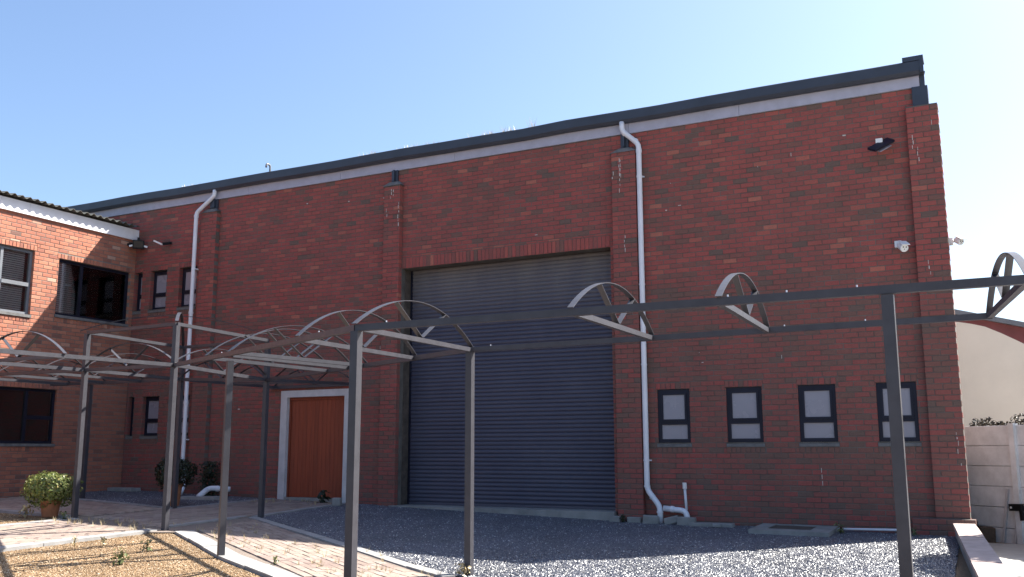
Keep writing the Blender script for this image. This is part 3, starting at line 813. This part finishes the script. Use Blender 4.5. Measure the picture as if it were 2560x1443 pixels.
# small fixing screws left standing on the beams
for p, q, fs in ((NA, FRt, (.06, .63, .71, .80)), (NB, BRt, (.05, .66, .80)), (NA, ND, (.13, .62))):
    for f in fs:
        c = lerp(p, q, f); mb = MB(); mb.tube([c, c+Vector((0, 0, .018))], .006, 6); mb.build('screw', M_pvc, perg)

# ------------------------------------------------------------------ downpipes and drains
def bend(pts, r=.06, n=5):                          # round the corners of a pipe run
    pts = [Vector(p) for p in pts]; out = [pts[0]]
    for i in range(1, len(pts)-1):
        a, b_, c = pts[i-1], pts[i], pts[i+1]
        d0 = (a-b_); d1 = (c-b_); k = min(r, d0.length*.45, d1.length*.45); p0 = b_+d0.normalized()*k; p1 = b_+d1.normalized()*k
        for j in range(n+1):
            t = j/n; out.append(p0*(1-t)**2+b_*2*t*(1-t)+p1*t*t)
    return out+[pts[-1]]
def collar(root, p, d, r, L=.05):
    mb = MB(); d = Vector(d).normalized(); p = Vector(p); mb.tube([p-d*L/2, p+d*L/2], r, 14); return mb.build('collar', M_pvc, root, smooth=False)
dpr = empty('downpipe', (-4.87, -.1, 0)); tag(dpr, 'thick white plastic downpipe right of the roller door', 'downpipe', 'white downpipes on the hall')
r = .047; y = -.09
mb = MB(); mb.tube(bend([(-5.2, -.115, 7.0), (-5.2, -.115, 6.83), (-4.90, y, 6.55), (-4.90, y, .50), (-4.66, y-.06, .22), (-4.66, y-.08, -.12)], .09), r, 16); mb.build('pipe', M_pvc, dpr, smooth=True)
for z in (6.42, 5.95, 4.0, 2.6, .98, .55): collar(dpr, (-4.90, y, z), (0, 0, 1), r+.007, .03 if z != 6.42 else .07)
collar(dpr, (-5.15, -.11, 6.78), (.75, .06, -.7), r+.007); collar(dpr, (-4.96, y, 6.61), (.75, .06, -.7), r+.007)
collar(dpr, (-4.66, y-.075, .14), (0, 0, 1), r+.008, .03); collar(dpr, (-4.80, y-.03, .38), (.6, 0, -.7), r+.006, .03)
for z in (5.95, .98, 3.6):
    mb = MB(); mb.box(-4.97, -4.83, -.05, -.012, z-.012, z+.012); mb.build('bracket', M_pvc, dpr)
dr = empty('drain_branch', (-4.3, -.17, -.05)); tag(dr, 'white drain branch with a thin capped vent beside the thick downpipe', 'drain pipe')
mb = MB(); mb.tube(bend([(-4.60, -.15, .20), (-4.22, -.15, .165), (-4.17, -.17, -.12)], .08), r, 14); mb.build('pipe', M_pvc, dr, smooth=True)
collar(dr, (-4.45, -.15, .187), (1, 0, -.1), r+.007); collar(dr, (-4.185, -.165, .02), (0, 0, 1), r+.007, .03)
mb = MB(); mb.tube([(-4.22, -.12, .18), (-4.245, -.10, .52)], .022, 10); mb.build('vent_pipe', M_pvc, dr, smooth=True)
mb = MB(); mb.tube([(-4.245, -.10, .52), (-4.247, -.10, .62)], .035, 10); mb.build('vent_cap', M_white, dr)
dpl = empty('downpipe', (-15.4, -.1, .4)); tag(dpl, 'slim white plastic downpipe at the left end of the hall wall', 'downpipe', 'white downpipes on the hall')
mb = MB(); mb.tube(bend([(-15.03, -.115, 7.0), (-15.03, -.115, 6.87), (-15.47, -.2, 6.50), (-15.47, -.2, .72), (-15.33, -.27, .60), (-15.15, -.46, .37), (-15.16, -.52, .24)], .08), .045, 14); mb.build('pipe', M_pvc, dpl, smooth=True)
for z in (6.42, 4.2, 2.2): collar(dpl, (-15.47, -.2, z), (0, 0, 1), .052)
collar(dpl, (-15.24, -.37, .48), (.18, -.19, -.23), .053)
for z in (5.2, 1.4):
    mb = MB(); mb.box(-15.53, -15.41, -.2, -.012, z-.012, z+.012); mb.build('bracket', M_pvc, dpl)
pe = empty('pipe_elbow', (-14.2, -.95, .2)); tag(pe, 'loose white plastic pipe elbow lying on a slab by the wall', 'pipe')
mb = MB(); mb.tube(bend([(-14.13, -1.02, .235), (-14.17, -.70, .40), (-13.8, -.48, .37)], .12), [.055]*8, 12); mb.build('pipe', M_pvc, pe, smooth=True)
collar(pe, (-14.02, -.61, .385), (.37, .22, -.03), .063)
wp = empty('waste_pipe', (-1.4, -.35, -.05)); tag(wp, 'thin white waste pipe lying along the wall foot by the pier', 'drain pipe')
mb = MB(); mb.tube(bend([(-1.95, -.30, gz(-1.95, -.3)+.03), (-.86, -.285, gz(-.86, -.28)+.055), (-.87, -.28, .13)], .03), .019, 10); mb.build('pipe', M_pvc, wp, smooth=True)
mb = MB(); mb.tube([(-.87, -.28, .06), (-.87, -.28, .14)], .027, 10); mb.build('collar', M_white, wp)

def block(name, c, size, rot, tilt, mat, label, cat, group=None):
    mb = MB(); x, y_, z = (s/2 for s in size); mb.hexa([(-x, -y_, -z), (x, -y_, -z), (x, y_, -z), (-x, y_, -z), (-x*.97, -y_*.96, z), (x*.97, -y_*.95, z), (x*.96, y_*.97, z), (-x*.97, y_*.96, z)])
    o = mb.build(name, mat, None, (0, 0, 0)); bmesh_bevel(o, .008)
    o.location = (c[0], c[1], gz(c[0], c[1])+c[2]); o.rotation_euler = (tilt[0], tilt[1], rot); tag(o, label, cat, group); return o
def bmesh_bevel(o, w):
    b = bmesh.new(); b.from_mesh(o.data); bmesh.ops.bevel(b, geom=b.edges[:], offset=w, segments=1, affect='EDGES'); b.to_mesh(o.data); b.free()
G_ = 'loose cement blocks round the drain'
block('cement_block', (-4.78, -.30, .05), (.26, .12, .14), .3, (.1, .05), M_conc, 'grey cement block leaning against the thick downpipe foot', 'block', G_)
block('cement_block', (-4.42, -.31, .06), (.24, .10, .11), .1, (.05, -.25), M_conc, 'tilted grey cement block between the two drain pipe feet', 'block', G_)
block('cement_block', (-4.16, -.33, .05), (.30, .12, .14), .02, (0, .03), M_conc, 'grey cement block at the foot of the vented drain branch', 'block', G_)
block('cement_block', (-5.42, -.24, .03), (.20, .12, .11), 0, (0, 0), M_conc, 'square grey block at the right end of the roller door threshold', 'block', G_)
block('cement_block', (-5.08, -.24, .03), (.24, .12, .10), .05, (0, 0), M_conc, 'grey block in front of the brick pier, beside a small weed', 'block', G_)
block('concrete_slab', (-3.75, -.33, .015), (.72, .22, .06), 0.05, (0, 0), M_conc, 'flat broken concrete slab right of the drain pipes', 'slab')
block('concrete_slab', (-14.1, -.95, .02), (.85, .36, .07), .15, (0, 0), M_conc, 'flat concrete slab under the loose white pipe elbow', 'slab')
block('concrete_slab', (-17.05, -.35, .03), (.75, .3, .08), 0, (0, 0), M_conc, 'pale concrete strip in the corner where both walls meet', 'slab')
block('cement_block', (-3.62, -.52, .03), (.12, .08, .05), .5, (.1, .1), M_edge, 'small pale chip of cement on the gravel by the flat slab', 'block', G_)
block('cement_block', (-10.95, -.62, .07), (.16, .14, .15), .3, (0, 0), M_conc, 'grey cement stub at the gravel corner before the timber door', 'block', G_)
block('stump', (.12, 2.45, -.22), (.24, .18, .25), .3, (.05, .05), M_bark, 'short brown block standing at the foot of the panel fence', 'block')
mh = empty('manhole', (-2.4, -.52, -.06)); tag(mh, 'concrete manhole surround with a flat dark lid at the wall foot', 'manhole')
zz_ = lambda x, y_: gz(x, y_)
mb = MB()
for (a, b_, c, d) in ((-2.98, -1.83, -1.12, -.86), (-2.98, -1.83, -.24, -.10), (-2.98, -2.76, -.86, -.24), (-2.13, -1.83, -.86, -.24)):
    mb.hexa([(x, y_, zz_(x, y_)-.1) for x, y_ in ((a, c), (b_, c), (b_, d), (a, d))]+[(x, y_, zz_(x, y_)+.055) for x, y_ in ((a, c), (b_, c), (b_, d), (a, d))])
mb.build('surround', M_conc, mh)
mb = MB(); a, b_, c, d = -2.757, -2.133, -.857, -.243
mb.hexa([(x, y_, zz_(x, y_)-.1) for x, y_ in ((a, c), (b_, c), (b_, d), (a, d))]+[(x, y_, zz_(x, y_)+.046) for x, y_ in ((a, c), (b_, c), (b_, d), (a, d))])
mb.build('lid', M_jamb, mh)

# ------------------------------------------------------------------ lights and cameras on the walls
fl = empty('floodlight', (-.84, -.1, 5.95)); tag(fl, 'dark tilted floodlight high on the hall wall near its right end', 'floodlight')
mb = MB(); mb.bar((-.985, -.36, 5.775), (-.715, -.08, 5.985), .15, .035, (.42, -.25, .9)); mb.build('housing', M_alu, fl)
mb = MB(); mb.bar((-.93, -.30, 5.80), (-.77, -.14, 5.925), .12, .015, (.42, -.25, .9)); o = mb.build('lens', M_frost, fl); o.location += Vector((.02, .02, -.03))
mb = MB(); mb.box(-.93, -.83, -.2, -.1, 5.925, 5.995); mb.build('driver_box', M_white, fl)
mb = MB(); mb.bar((-.86, -.2, 5.9), (-.86, -.006, 5.97), .05, .02); mb.build('bracket', M_alulit, fl)
cf = empty('floodlight', (-17.35, -.12, 5.95)); tag(cf, 'black square floodlight with two sensor arms under the white fascia corner', 'floodlight')
c = V(-17.30, -.18, 5.95); d = V(.72, -.69, -.06).normalized(); s_ = V(.69, .72, 0).normalized(); u_ = s_.cross(d)
mb = MB(); mb.bar(c-d*.05, c+d*.05, .25, .20); mb.build('housing', M_black, cf)
mb = MB(); mb.bar(c+d*.05, c+d*.056, .20, .15); mb.build('lens', simple('lamp_glass', (.05, .038, .028), .4, .1, 5, 0, 0, .2), cf)
mb = MB(); mb.bar(c-d*.02-u_*.1, c-d*.02-u_*.17, .06, .08, d); mb.box(-17.54, -17.40, -.3, -.16, 5.93, 5.98); mb.build('bracket', M_black, cf)
for q in (-1, 1):
    mb = MB(); mb.bar(c+s_*q*.125-V(0, 0, .03), c+s_*q*.20-V(0, 0, .05), .045, .04); mb.build('sensor_arm', M_white, cf)
wb = empty('wall_lamp', (-16.5, -.1, 5.92)); tag(wb, 'small pale tube lamp on a dark bracket on the hall wall near the corner', 'lamp')
mb = MB(); mb.bar((-16.72, -.24, 5.97), (-16.50, -.20, 5.87), .05, .035); mb.build('tube', M_white, wb)
mb = MB(); mb.bar((-16.49, -.19, 5.88), (-16.42, -.008, 5.93), .06, .06); mb.build('bracket', M_black, wb)
def cctv(root, base, nrm, body_c, look, r=.055, L=.13):
    base = V(*base); nrm = V(*nrm).normalized(); look = V(*look).normalized(); bc = V(*body_c)
    mb = MB(); mb.bar(base, base+nrm*.06, .10, .10); mb.build('junction_box', M_white, root)
    mb = MB(); mb.tube([base+nrm*.06, bc-look*L*.2], .022, 10); mb.build('arm', M_white, root)
    mb = MB(); mb.tube([bc-look*L*.55, bc-look*L*.45, bc+look*L*.42, bc+look*L*.5], [r*.75, r*.98, r*1.03, r*.95], 18); mb.build('body', M_white, root, smooth=False)
    sd_ = look.cross(V(0, 0, 1)).normalized(); u = sd_.cross(look)
    mb = MB(); mb.bar(bc-look*L*.45+u*(r+.008), bc+look*L*.68+u*(r+.008), r*2.1, .01, u); mb.build('sun_hood', M_white, root)
    for a, b_, rr in ((-.45, .35, .010), (.45, .35, .010), (0, -.2, .007)):
        p = bc+look*L*.5+sd_*a*r*.8+u*b_*r
        mb = MB(); mb.tube([p-look*.004, p+look*.004], rr, 10); mb.build('lens', M_black, root)
cc = empty('security_camera', (-.66, -.1, 4.27)); tag(cc, 'white security camera with two dark lenses facing out beside the corner pier', 'camera', 'white security cameras')
cctv(cc, (-.72, -.008, 4.30), (0, -1, 0), (-.645, -.20, 4.22), (.42, -.75, -.52), .062, .14)
c2 = empty('security_camera', (.1, .15, 4.3)); tag(c2, 'white security camera jutting past the right edge of the hall', 'camera', 'white security cameras')
cctv(c2, (-.01, .14, 4.30), (1, 0, 0), (.13, .06, 4.285), (.35, -.35, -.3), .05, .12)
rv = empty('roof_vent', (-13.7, .3, 7.1)); tag(rv, 'small hooked metal vent pipe standing on the roof edge', 'vent')
mb = MB(); mb.tube(bend([(-13.66, .15, 7.0), (-13.66, .15, 7.46), (-13.66, .03, 7.47), (-13.66, .02, 7.38)], .05), .022, 8); mb.build('pipe', M_alulit, rv, smooth=True)

# ------------------------------------------------------------------ low wall, fence, neighbours at right
lw = empty('low_wall', (0, -4, -.1)); tag(lw, 'low wall with pinkish coping stones between gravel and driveway', 'wall')
Wt = .19
def lwx(y_): return -.235+(y_+.32)*(-.085)
y0 = -.33; i = 0
while y0 > -9:
    y1 = y0-.60; mb = MB()
    def ring_(z, e): return [(lwx(y0)-e, y0-.003, z+gz(0, y0)), (lwx(y0)+.285+e, y0-.003, z+gz(0, y0)), (lwx(y1)+.285+e, y1+.003, z+gz(0, y1)), (lwx(y1)-e, y1+.003, z+gz(0, y1))]
    mb.hexa(ring_(Wt-.055, 0)+ring_(Wt+random.uniform(-.004, .004), 0)); mb.build('coping_stone', M_pink, lw); y0 = y1
def ring2(y_, e): return [(lwx(y_)+.02, y_), (lwx(y_)+.265, y_)]
mb = MB(); a = [(lwx(-.34)+.02, -.34), (lwx(-.34)+.265, -.34), (lwx(-8.9)+.265, -8.9), (lwx(-8.9)+.02, -8.9)]
mb.hexa([(x, y_, gz(x, y_)-.6) for x, y_ in a]+[(x, y_, gz(0, y_)+Wt-.056) for x, y_ in a]); mb.build('wall_body', M_conc, lw)

fe = empty('panel_fence', (1.2, -.6, -.1)); tag(fe, 'grey precast concrete panel fence running right from the hall corner', 'fence')
FD = V(.749, -.663, 0).normalized(); FN = V(-.663, -.749, 0).normalized(); F0 = V(-.025, 2.75, 0)
zb = -.465; ph = .335
for j in range(3):
    a = F0+FD*(j*1.55-.65); b_ = a+FD*1.545
    for k in range(6):
        if k == 0: z0, z1 = zb-.25, zb+ph
        else: z0, z1 = zb+k*ph+.012, zb+(k+1)*ph
        mb = MB(); n = len(mb.v); off = random.uniform(-.006, .006)
        A_, B_ = a+FN*off, b_+FN*off
        mb.hexa([(A_.x, A_.y, z0), (B_.x, B_.y, z0), (B_.x-FN.x*.045, B_.y-FN.y*.045, z0-.016), (A_.x-FN.x*.045, A_.y-FN.y*.045, z0-.016), (A_.x-FN.x*.004, A_.y-FN.y*.004, z1), (B_.x-FN.x*.004, B_.y-FN.y*.004, z1), (B_.x-FN.x*.045, B_.y-FN.y*.045, z1), (A_.x-FN.x*.045, A_.y-FN.y*.045, z1)])
        o = mb.build('fence_panel', M_panel, fe); bmesh_bevel(o, .007)
    mb = MB(); p = b_+FD*.0; mb.bar((p.x, p.y, zb-.3), (p.x, p.y, zb+6*ph+.03), .11, .11, FN); mb.build('post', M_panel, fe)
sl = [F0+FD*.71+FN*.03, F0+FD*.94+FN*.03]  # two pale streaks on the fence, drawn as thin upright bars
for q, p in enumerate(sl):
    o_ = empty('streak', (p.x, p.y, zb)) if False else None
    mb = MB(); mb.bar((p.x-FD.x*.18, p.y-FD.y*.18, zb+.04), (p.x, p.y, .51), .045, .018, FN)
    b2 = mb.build('streak', M_plaster, None, (p.x, p.y, zb)); tag(b2, ['left one of two pale streaks down the panel fence', 'right one of two pale streaks down the panel fence'][q], 'streak', 'pale streaks on the fence')
la = empty('gate_latch', (F0+FD*.86+FN*.06)+V(0, 0, .22)); tag(la, 'black latch box with a pale bolt fixed to the panel fence', 'latch')
p = F0+FD*.86+FN*.06
mb = MB(); mb.bar((p.x-FD.x*.09, p.y-FD.y*.09, .22), (p.x+FD.x*.14, p.y+FD.y*.14, .23), .08, .11); mb.bar((p.x+FD.x*.11, p.y+FD.y*.11, .22), (p.x+FD.x*.12, p.y+FD.y*.12, .02), .05, .05, FN); mb.build('box', M_black, la)
q = p-FD*.045+FN*.036; mb = MB(); mb.tube([q+V(0, 0, .22), q+FN*.012+V(0, 0, .22)], .018, 10); mb.build('bolt', M_white, la)

# dry creeper along the fence top
def leaves(name, mat, n, fn, size, parent=None, org=None, spread=1.0, upb=.3):
    mb = MB()
    for i in range(n):
        c, nr = fn(i); nr = (Vector(nr)+Vector((random.gauss(0, spread), random.gauss(0, spread), random.gauss(0, spread)+upb))*.6).normalized()
        t = nr.orthogonal().normalized(); t = (Matrix.Rotation(random.uniform(0, 6.28), 3, nr) @ t); b_ = nr.cross(t)
        s_ = size*random.uniform(.6, 1.3); c = Vector(c)
        p0 = c-t*s_*.5; p1 = c+b_*s_*.32+nr*s_*.06; p2 = c+t*s_*.55-nr*s_*.05; p3 = c-b_*s_*.32+nr*s_*.06
        tt = random.random(); k = len(mb.v)
        mb.v += [tuple(p0), tuple(p1), tuple(p2), tuple(p3)]; mb.f += [(k, k+1, k+2), (k, k+2, k+3)]; mb.t += [tt, tt]
    return mb.build(name, mat, parent, org, tint=True, fix=False)
hd = empty('creeper', (.7, .2, 1.6)); tag(hd, 'ragged dark dry creeper heaped behind the top of the panel fence', 'creeper')
def crf(i):
    a = random.uniform(-.1, 2.6); h = (.07+.07*math.sin(a*9)+.05*math.sin(a*23+1))*1.0
    p = F0+FD*a-FN*random.uniform(.06, .30); return (p.x, p.y, zb+6*ph-.03+random.random()*max(.03, h+.04)), (0, -.3, .5)
leaves('foliage', leaf_mat('dry_creeper_leaf', [(0, (.02, .018, .014)), (.7, (.05, .042, .03)), (1, (.10, .08, .05))], .1), 1500, crf, .06, hd)
mb = MB()
for k in range(14):
    a = random.uniform(0, 2.4); p = F0+FD*a-FN*.16; q = p+FD*random.uniform(-.3, .3)
    mb.tube([(p.x, p.y, zb+6*ph-.2), (q.x, q.y, zb+6*ph+random.uniform(.0, .09))], .008, 5)
mb.build('stem', M_bark, hd)

nb = empty('cream_building', (4, 8, 0)); tag(nb, 'cream rendered building with a curved gable top behind the fence', 'building')
YN = 7.0
def wpt(u, v, yy):
    d = fw+rt*((u-1280)/FPX)+up*((721.5-v)/FPX); t = (yy-CAM.y)/d.y; return CAM+d*t
# curved gable wall, real thickness
top = [(-3.0, 5.6)]
for i in range(25):
    x = -3.0+i*.28
    top.append((x, None))
a0 = wpt(2395, 805, YN); a1 = wpt(2463, 817, YN); a2 = wpt(2505, 834, YN); a3 = wpt(2546, 853, YN)
prof_ = [(-4.0, a0.z+.10), (-2.0, a0.z+.06), (a0.x, a0.z), ((a0.x+a1.x)/2, (a0.z+a1.z)/2+.01), (a1.x, a1.z), (a2.x, a2.z), (a3.x, a3.z), (a3.x+.22, a3.z-.14)]
mb = MB()
for (x0, z0), (x1, z1) in zip(prof_[:-1], prof_[1:]):
    mb.hexa([(x0, YN, -.3), (x1, YN, -.3), (x1, YN+.22, -.3), (x0, YN+.22, -.3), (x0, YN, z0), (x1, YN, z1), (x1, YN+.22, z1), (x0, YN+.22, z0)])
mb.build('wall', M_cream, nb)
xe = prof_[-1][0]
mb = MB(); mb.tube(bend([(xe+.12, YN-.08, 4.4), (xe+.12, YN-.08, 4.1), (xe+.10, YN-.05, 3.6), (xe+.10, YN-.05, -.2)], .08), .075, 12); mb.build('downpipe', M_capst, nb, smooth=True)
rb = empty('red_eaved_building', (4, 10, 0)); tag(rb, 'building with grey sloping roof edge and maroon fascia beyond the cream wall', 'building')
YR = 8.4
b0 = wpt(2380, 775, YR); b1 = wpt(2600, 816, YR); c0 = wpt(2380, 790, YR); c1 = wpt(2600, 833, YR)
sl_ = (b1.z-b0.z)/(b1.x-b0.x)
X0, X1 = b0.x-4, b1.x+3
zt = lambda x: b0.z+(x-b0.x)*sl_
th = b0.z-c0.z
mb = MB(); mb.hexa([(X0, YR-.25, zt(X0)-th*.8), (X1, YR-.25, zt(X1)-th*.8), (X1, YR+7, zt(X1)-th*.8), (X0, YR+7, zt(X0)-th*.8), (X0, YR-.25, zt(X0)), (X1, YR-.25, zt(X1)), (X1, YR+7, zt(X1)), (X0, YR+7, zt(X0))]); mb.build('roof', M_grroof, rb)
mb = MB(); mb.hexa([(X0, YR-.1, zt(X0)-th*.8-.45), (X1, YR-.1, zt(X1)-th*.8-.45), (X1, YR-.04, zt(X1)-th*.8-.45), (X0, YR-.04, zt(X0)-th*.8-.45), (X0, YR-.1, zt(X0)-th*.8-.002), (X1, YR-.1, zt(X1)-th*.8-.002), (X1, YR-.04, zt(X1)-th*.8-.002), (X0, YR-.04, zt(X0)-th*.8-.002)]); mb.build('fascia', M_maroon, rb)
mb = MB(); mb.hexa([(X0, YR, -.3), (X1, YR, -.3), (X1, YR+6.8, -.3), (X0, YR+6.8, -.3), (X0, YR, zt(X0)-th*.8-.01), (X1, YR, zt(X1)-th*.8-.01), (X1, YR+6.8, zt(X1)-th*.8-.01), (X0, YR+6.8, zt(X0)-th*.8-.01)]); mb.build('wall', M_maroon, rb)

# ------------------------------------------------------------------ plants
def potted(loc, rad, hgt, n, mat, label, lsize, pot_h=.30, pot_r=.17):
    r_ = empty('potted_shrub', loc); tag(r_, label, 'potted shrub')
    x, y_, z = loc
    mb = MB(); mb.tube([(x, y_, z), (x, y_, z+pot_h*.86), (x, y_, z+pot_h*.86), (x, y_, z+pot_h), (x, y_, z+pot_h), (x, y_, z+pot_h-.03)], [pot_r*.72, pot_r*.96, pot_r*1.06, pot_r*1.08, pot_r*.95, pot_r*.93], 24, False)
    mb.build('pot', M_terra, r_, smooth=False)
    mb = MB(); mb.tube([(x, y_, z+pot_h-.04), (x, y_, z+pot_h-.03)], pot_r*.95, 20); mb.build('soil', M_soil, r_)
    cz = z+pot_h+hgt*.30
    mb = MB()
    for k in range(7):
        a = k*.9; mb.tube([(x, y_, z+pot_h-.04), (x+.25*rad*math.cos(a), y_+.25*rad*math.sin(a), cz-hgt*.15), (x+.7*rad*math.cos(a), y_+.7*rad*math.sin(a), cz+hgt*.1)], [.016, .011, .005], 6)
    mb.build('stem', M_bark, r_)
    lob = [(random.gauss(0, 1), random.gauss(0, 1), random.gauss(0, 1)) for _ in range(16)]
    lob = [Vector(l).normalized() for l in lob]
    def f(i):
        d = Vector((random.gauss(0, 1), random.gauss(0, 1), random.gauss(0, 1)+.15)).normalized()
        k = .74+.30*max(0, max(d.dot(l) for l in lob))**8+random.uniform(-.07, .07)
        k *= random.choice([1.06, 1, 1, .9, .8, .65])
        p = Vector((x+d.x*rad*k, y_+d.y*rad*k, cz+d.z*hgt*.5*k))
        return p, d
    leaves('foliage', mat, n, f, lsize, r_, None, .8)
    return r_
potted((-13.66, -4.78, gz(-13.66, -4.78)-.01), .45, .62, 3800, M_leaf, 'rounded sunlit green shrub in a terracotta pot beside a pergola post', .05, .27, .165)
potted((-13.55, -2.25, gz(-13.55, -2.25)-.01), .40, .66, 3000, M_leafd, 'round dark shrub in a tall pot standing in the shade by the pergola', .05, .42, .17)
sh = empty('shrub', (-14.6, -.25, .2)); tag(sh, 'narrow dark shrub against the hall wall by the slim downpipe', 'shrub')
mb = MB(); mb.tube([(-14.6, -.25, .15), (-14.58, -.24, .7)], [.02, .008], 6); mb.build('stem', M_bark, sh)
leaves('foliage', M_leafd, 800, lambda i: ((-14.6+random.gauss(0, .12), -.26+random.gauss(0, .05), .2+random.random()*.72), (0, -1, .3)), .06, sh)
def weed(x, y_, s_, label, group='small weeds on the ground', n=26, mat=M_weed, lift=0):
    z = gz(x, y_)+lift
    def f(i):
        a = random.uniform(0, 6.28); r_ = random.random()*s_*.5; return (x+r_*math.cos(a), y_+r_*math.sin(a), z+random.random()*s_*.8), (math.cos(a), math.sin(a), .6)
    w = empty('weed', (x, y_, z)); tag(w, label, 'weed', group)
    leaves('leaf_cluster', mat, n, f, s_*.3, w)
    mb = MB()
    for k in range(4):
        a = random.uniform(0, 6.28); mb.tube([(x, y_, z-.02), (x+.2*s_*math.cos(a), y_+.2*s_*math.sin(a), z+s_*.7)], [.004, .002], 4)
    mb.build('stem', M_weed, w)
weed(-8.53, -7.75, .20, 'straggly green weed in the sunny tan bed, nearest the bottom edge', n=40)
weed(-9.1, -6.85, .16, 'pale green weed in the tan bed near the beam shadow')
weed(-10.25, -7.0, .13, 'small yellow flowered weed at the tan bed edge', mat=M_dry)
weed(-9.95, -6.8, .12, 'second yellow weed, right of the first on the tan bed edge', mat=M_dry)
weed(-13.0, -5.02, .17, 'green weed growing at the foot of the post by the terracotta pot')
weed(-13.9, -5.05, .22, 'dry yellow weed in front of the terracotta pot', mat=M_dry, n=40)
weed(-5.25, -.33, .14, 'dark green weed between cement blocks at the pier foot', mat=M_leafd, n=50)
weed(-1.75, -.55, .17, 'green weed at the right corner of the manhole surround', n=40)
weed(-.75, -.42, .13, 'green weed in front of the corner pier plinth')
weed(-11.5, -.35, .30, 'low weed patch at the foot of the timber door', mat=M_leafd, n=60)
weed(-4.75, -6.52, .16, 'dry weed round the foot of a post beside the gravel', mat=M_dry, n=40)
weed(-7.0, -6.9, .12, 'small green weed on the sunny brick path')
weed(-8.1, -3.9, .16, 'brownish weed on the path edging beside the gravel', mat=M_dry)
tree = empty('tree', (2.95, -.8, -.4)); tag(tree, 'small round crowned tree on the driveway beyond the right edge, casting the round shadow', 'tree')
mb = MB(); mb.tube([(2.95, -.8, -.6), (2.92, -.8, .9), (2.98, -.78, 2.0), (2.94, -.8, 2.7)], [.11, .085, .07, .05], 10)
for k in range(8):
    a = k*.8+.3; mb.tube([(2.95, -.8, 1.7+.08*k), (2.95+.45*math.cos(a), -.8+.45*math.sin(a), 2.5+.07*k), (2.95+.9*math.cos(a), -.8+.9*math.sin(a), 2.9+.1*k)], [.04, .025, .01], 6)
mb.build('trunk', M_bark, tree)
def tf(i):
    d = Vector((random.gauss(0, 1), random.gauss(0, 1), random.gauss(0, 1))).normalized(); k = random.random()**.45
    return (2.95+d.x*1.5*k, -.8+d.y*1.5*k, 3.15+d.z*1.1*k), d
leaves('crown', M_leaf, 12000, tf, .15, tree)
# thin dry grass along the joints and edges
def tufts(name, spots, h, n, mat, label, cat):
    mb = MB()
    for x, y_, z in spots:
        for k in range(n):
            a = random.uniform(0, 6.28); l = h*random.uniform(.4, 1.2); r_ = random.random()*.02
            p = Vector((x+r_*math.cos(a), y_+r_*math.sin(a), z)); t = Vector((math.cos(a)*l*.45, math.sin(a)*l*.45, l)); w = Vector((-math.sin(a), math.cos(a), 0))*.0022
            tt = random.random(); q = len(mb.v); mb.v += [tuple(p-w), tuple(p+w), tuple(p+t*.6+w*.7), tuple(p+t), tuple(p+t*.6-w*.7)]; mb.f.append((q, q+1, q+2, q+3, q+4)); mb.t.append(tt)
    o = mb.build(name, mat, None, tint=True, fix=False); tag(o, label, cat, None, 'stuff'); return o
sp = []
for i in range(70):
    t = random.random(); x = -10.2+t*5.6; y_ = -5.0-t*2.9+random.uniform(-.1, 1.4)*random.random(); sp.append((x, y_, gz(x, y_)))
for i in range(40):
    x = random.uniform(-13, -10.8); y_ = random.uniform(-5.6, -4.6); sp.append((x, y_, gz(x, y_)))
for i in range(25):
    x = random.uniform(-12.9, -11.1); y_ = random.uniform(-1.0, -.1); sp.append((x, y_, gz(x, y_)))
tufts('dry_grass', sp, .085, 9, M_dry, 'thin dry grass blades in the paving joints', 'grass')
for i, (x, nt_, h_) in enumerate(((-15.9, 6, .10), (-10.6, 7, .12), (-9.75, 9, .13), (-9.3, 6, .10), (-8.0, 9, .12), (-7.55, 6, .14), (-7.1, 3, .2))):
    w = tufts('grass_tuft', [(x+random.gauss(0, .16), -.10+random.uniform(-.03, .03), 7.17) for _ in range(nt_)], h_, 9, M_dry, '', '')
    del w['kind']; tag(w, ['lone pale grass tuft on the gutter above the slim downpipe', 'leftmost grass clump of the cluster on the gutter above the roller door', 'largest straw coloured clump on the gutter above the roller door', 'low straw clump right of the largest one on the gutter', 'pale grass clump above the dented stretch of gutter', 'grass clump on the gutter right of the dent', 'tall wispy grass stalks on the gutter left of the thick downpipe'][i], 'grass tuft', 'dry grass tufts growing from the gutter')
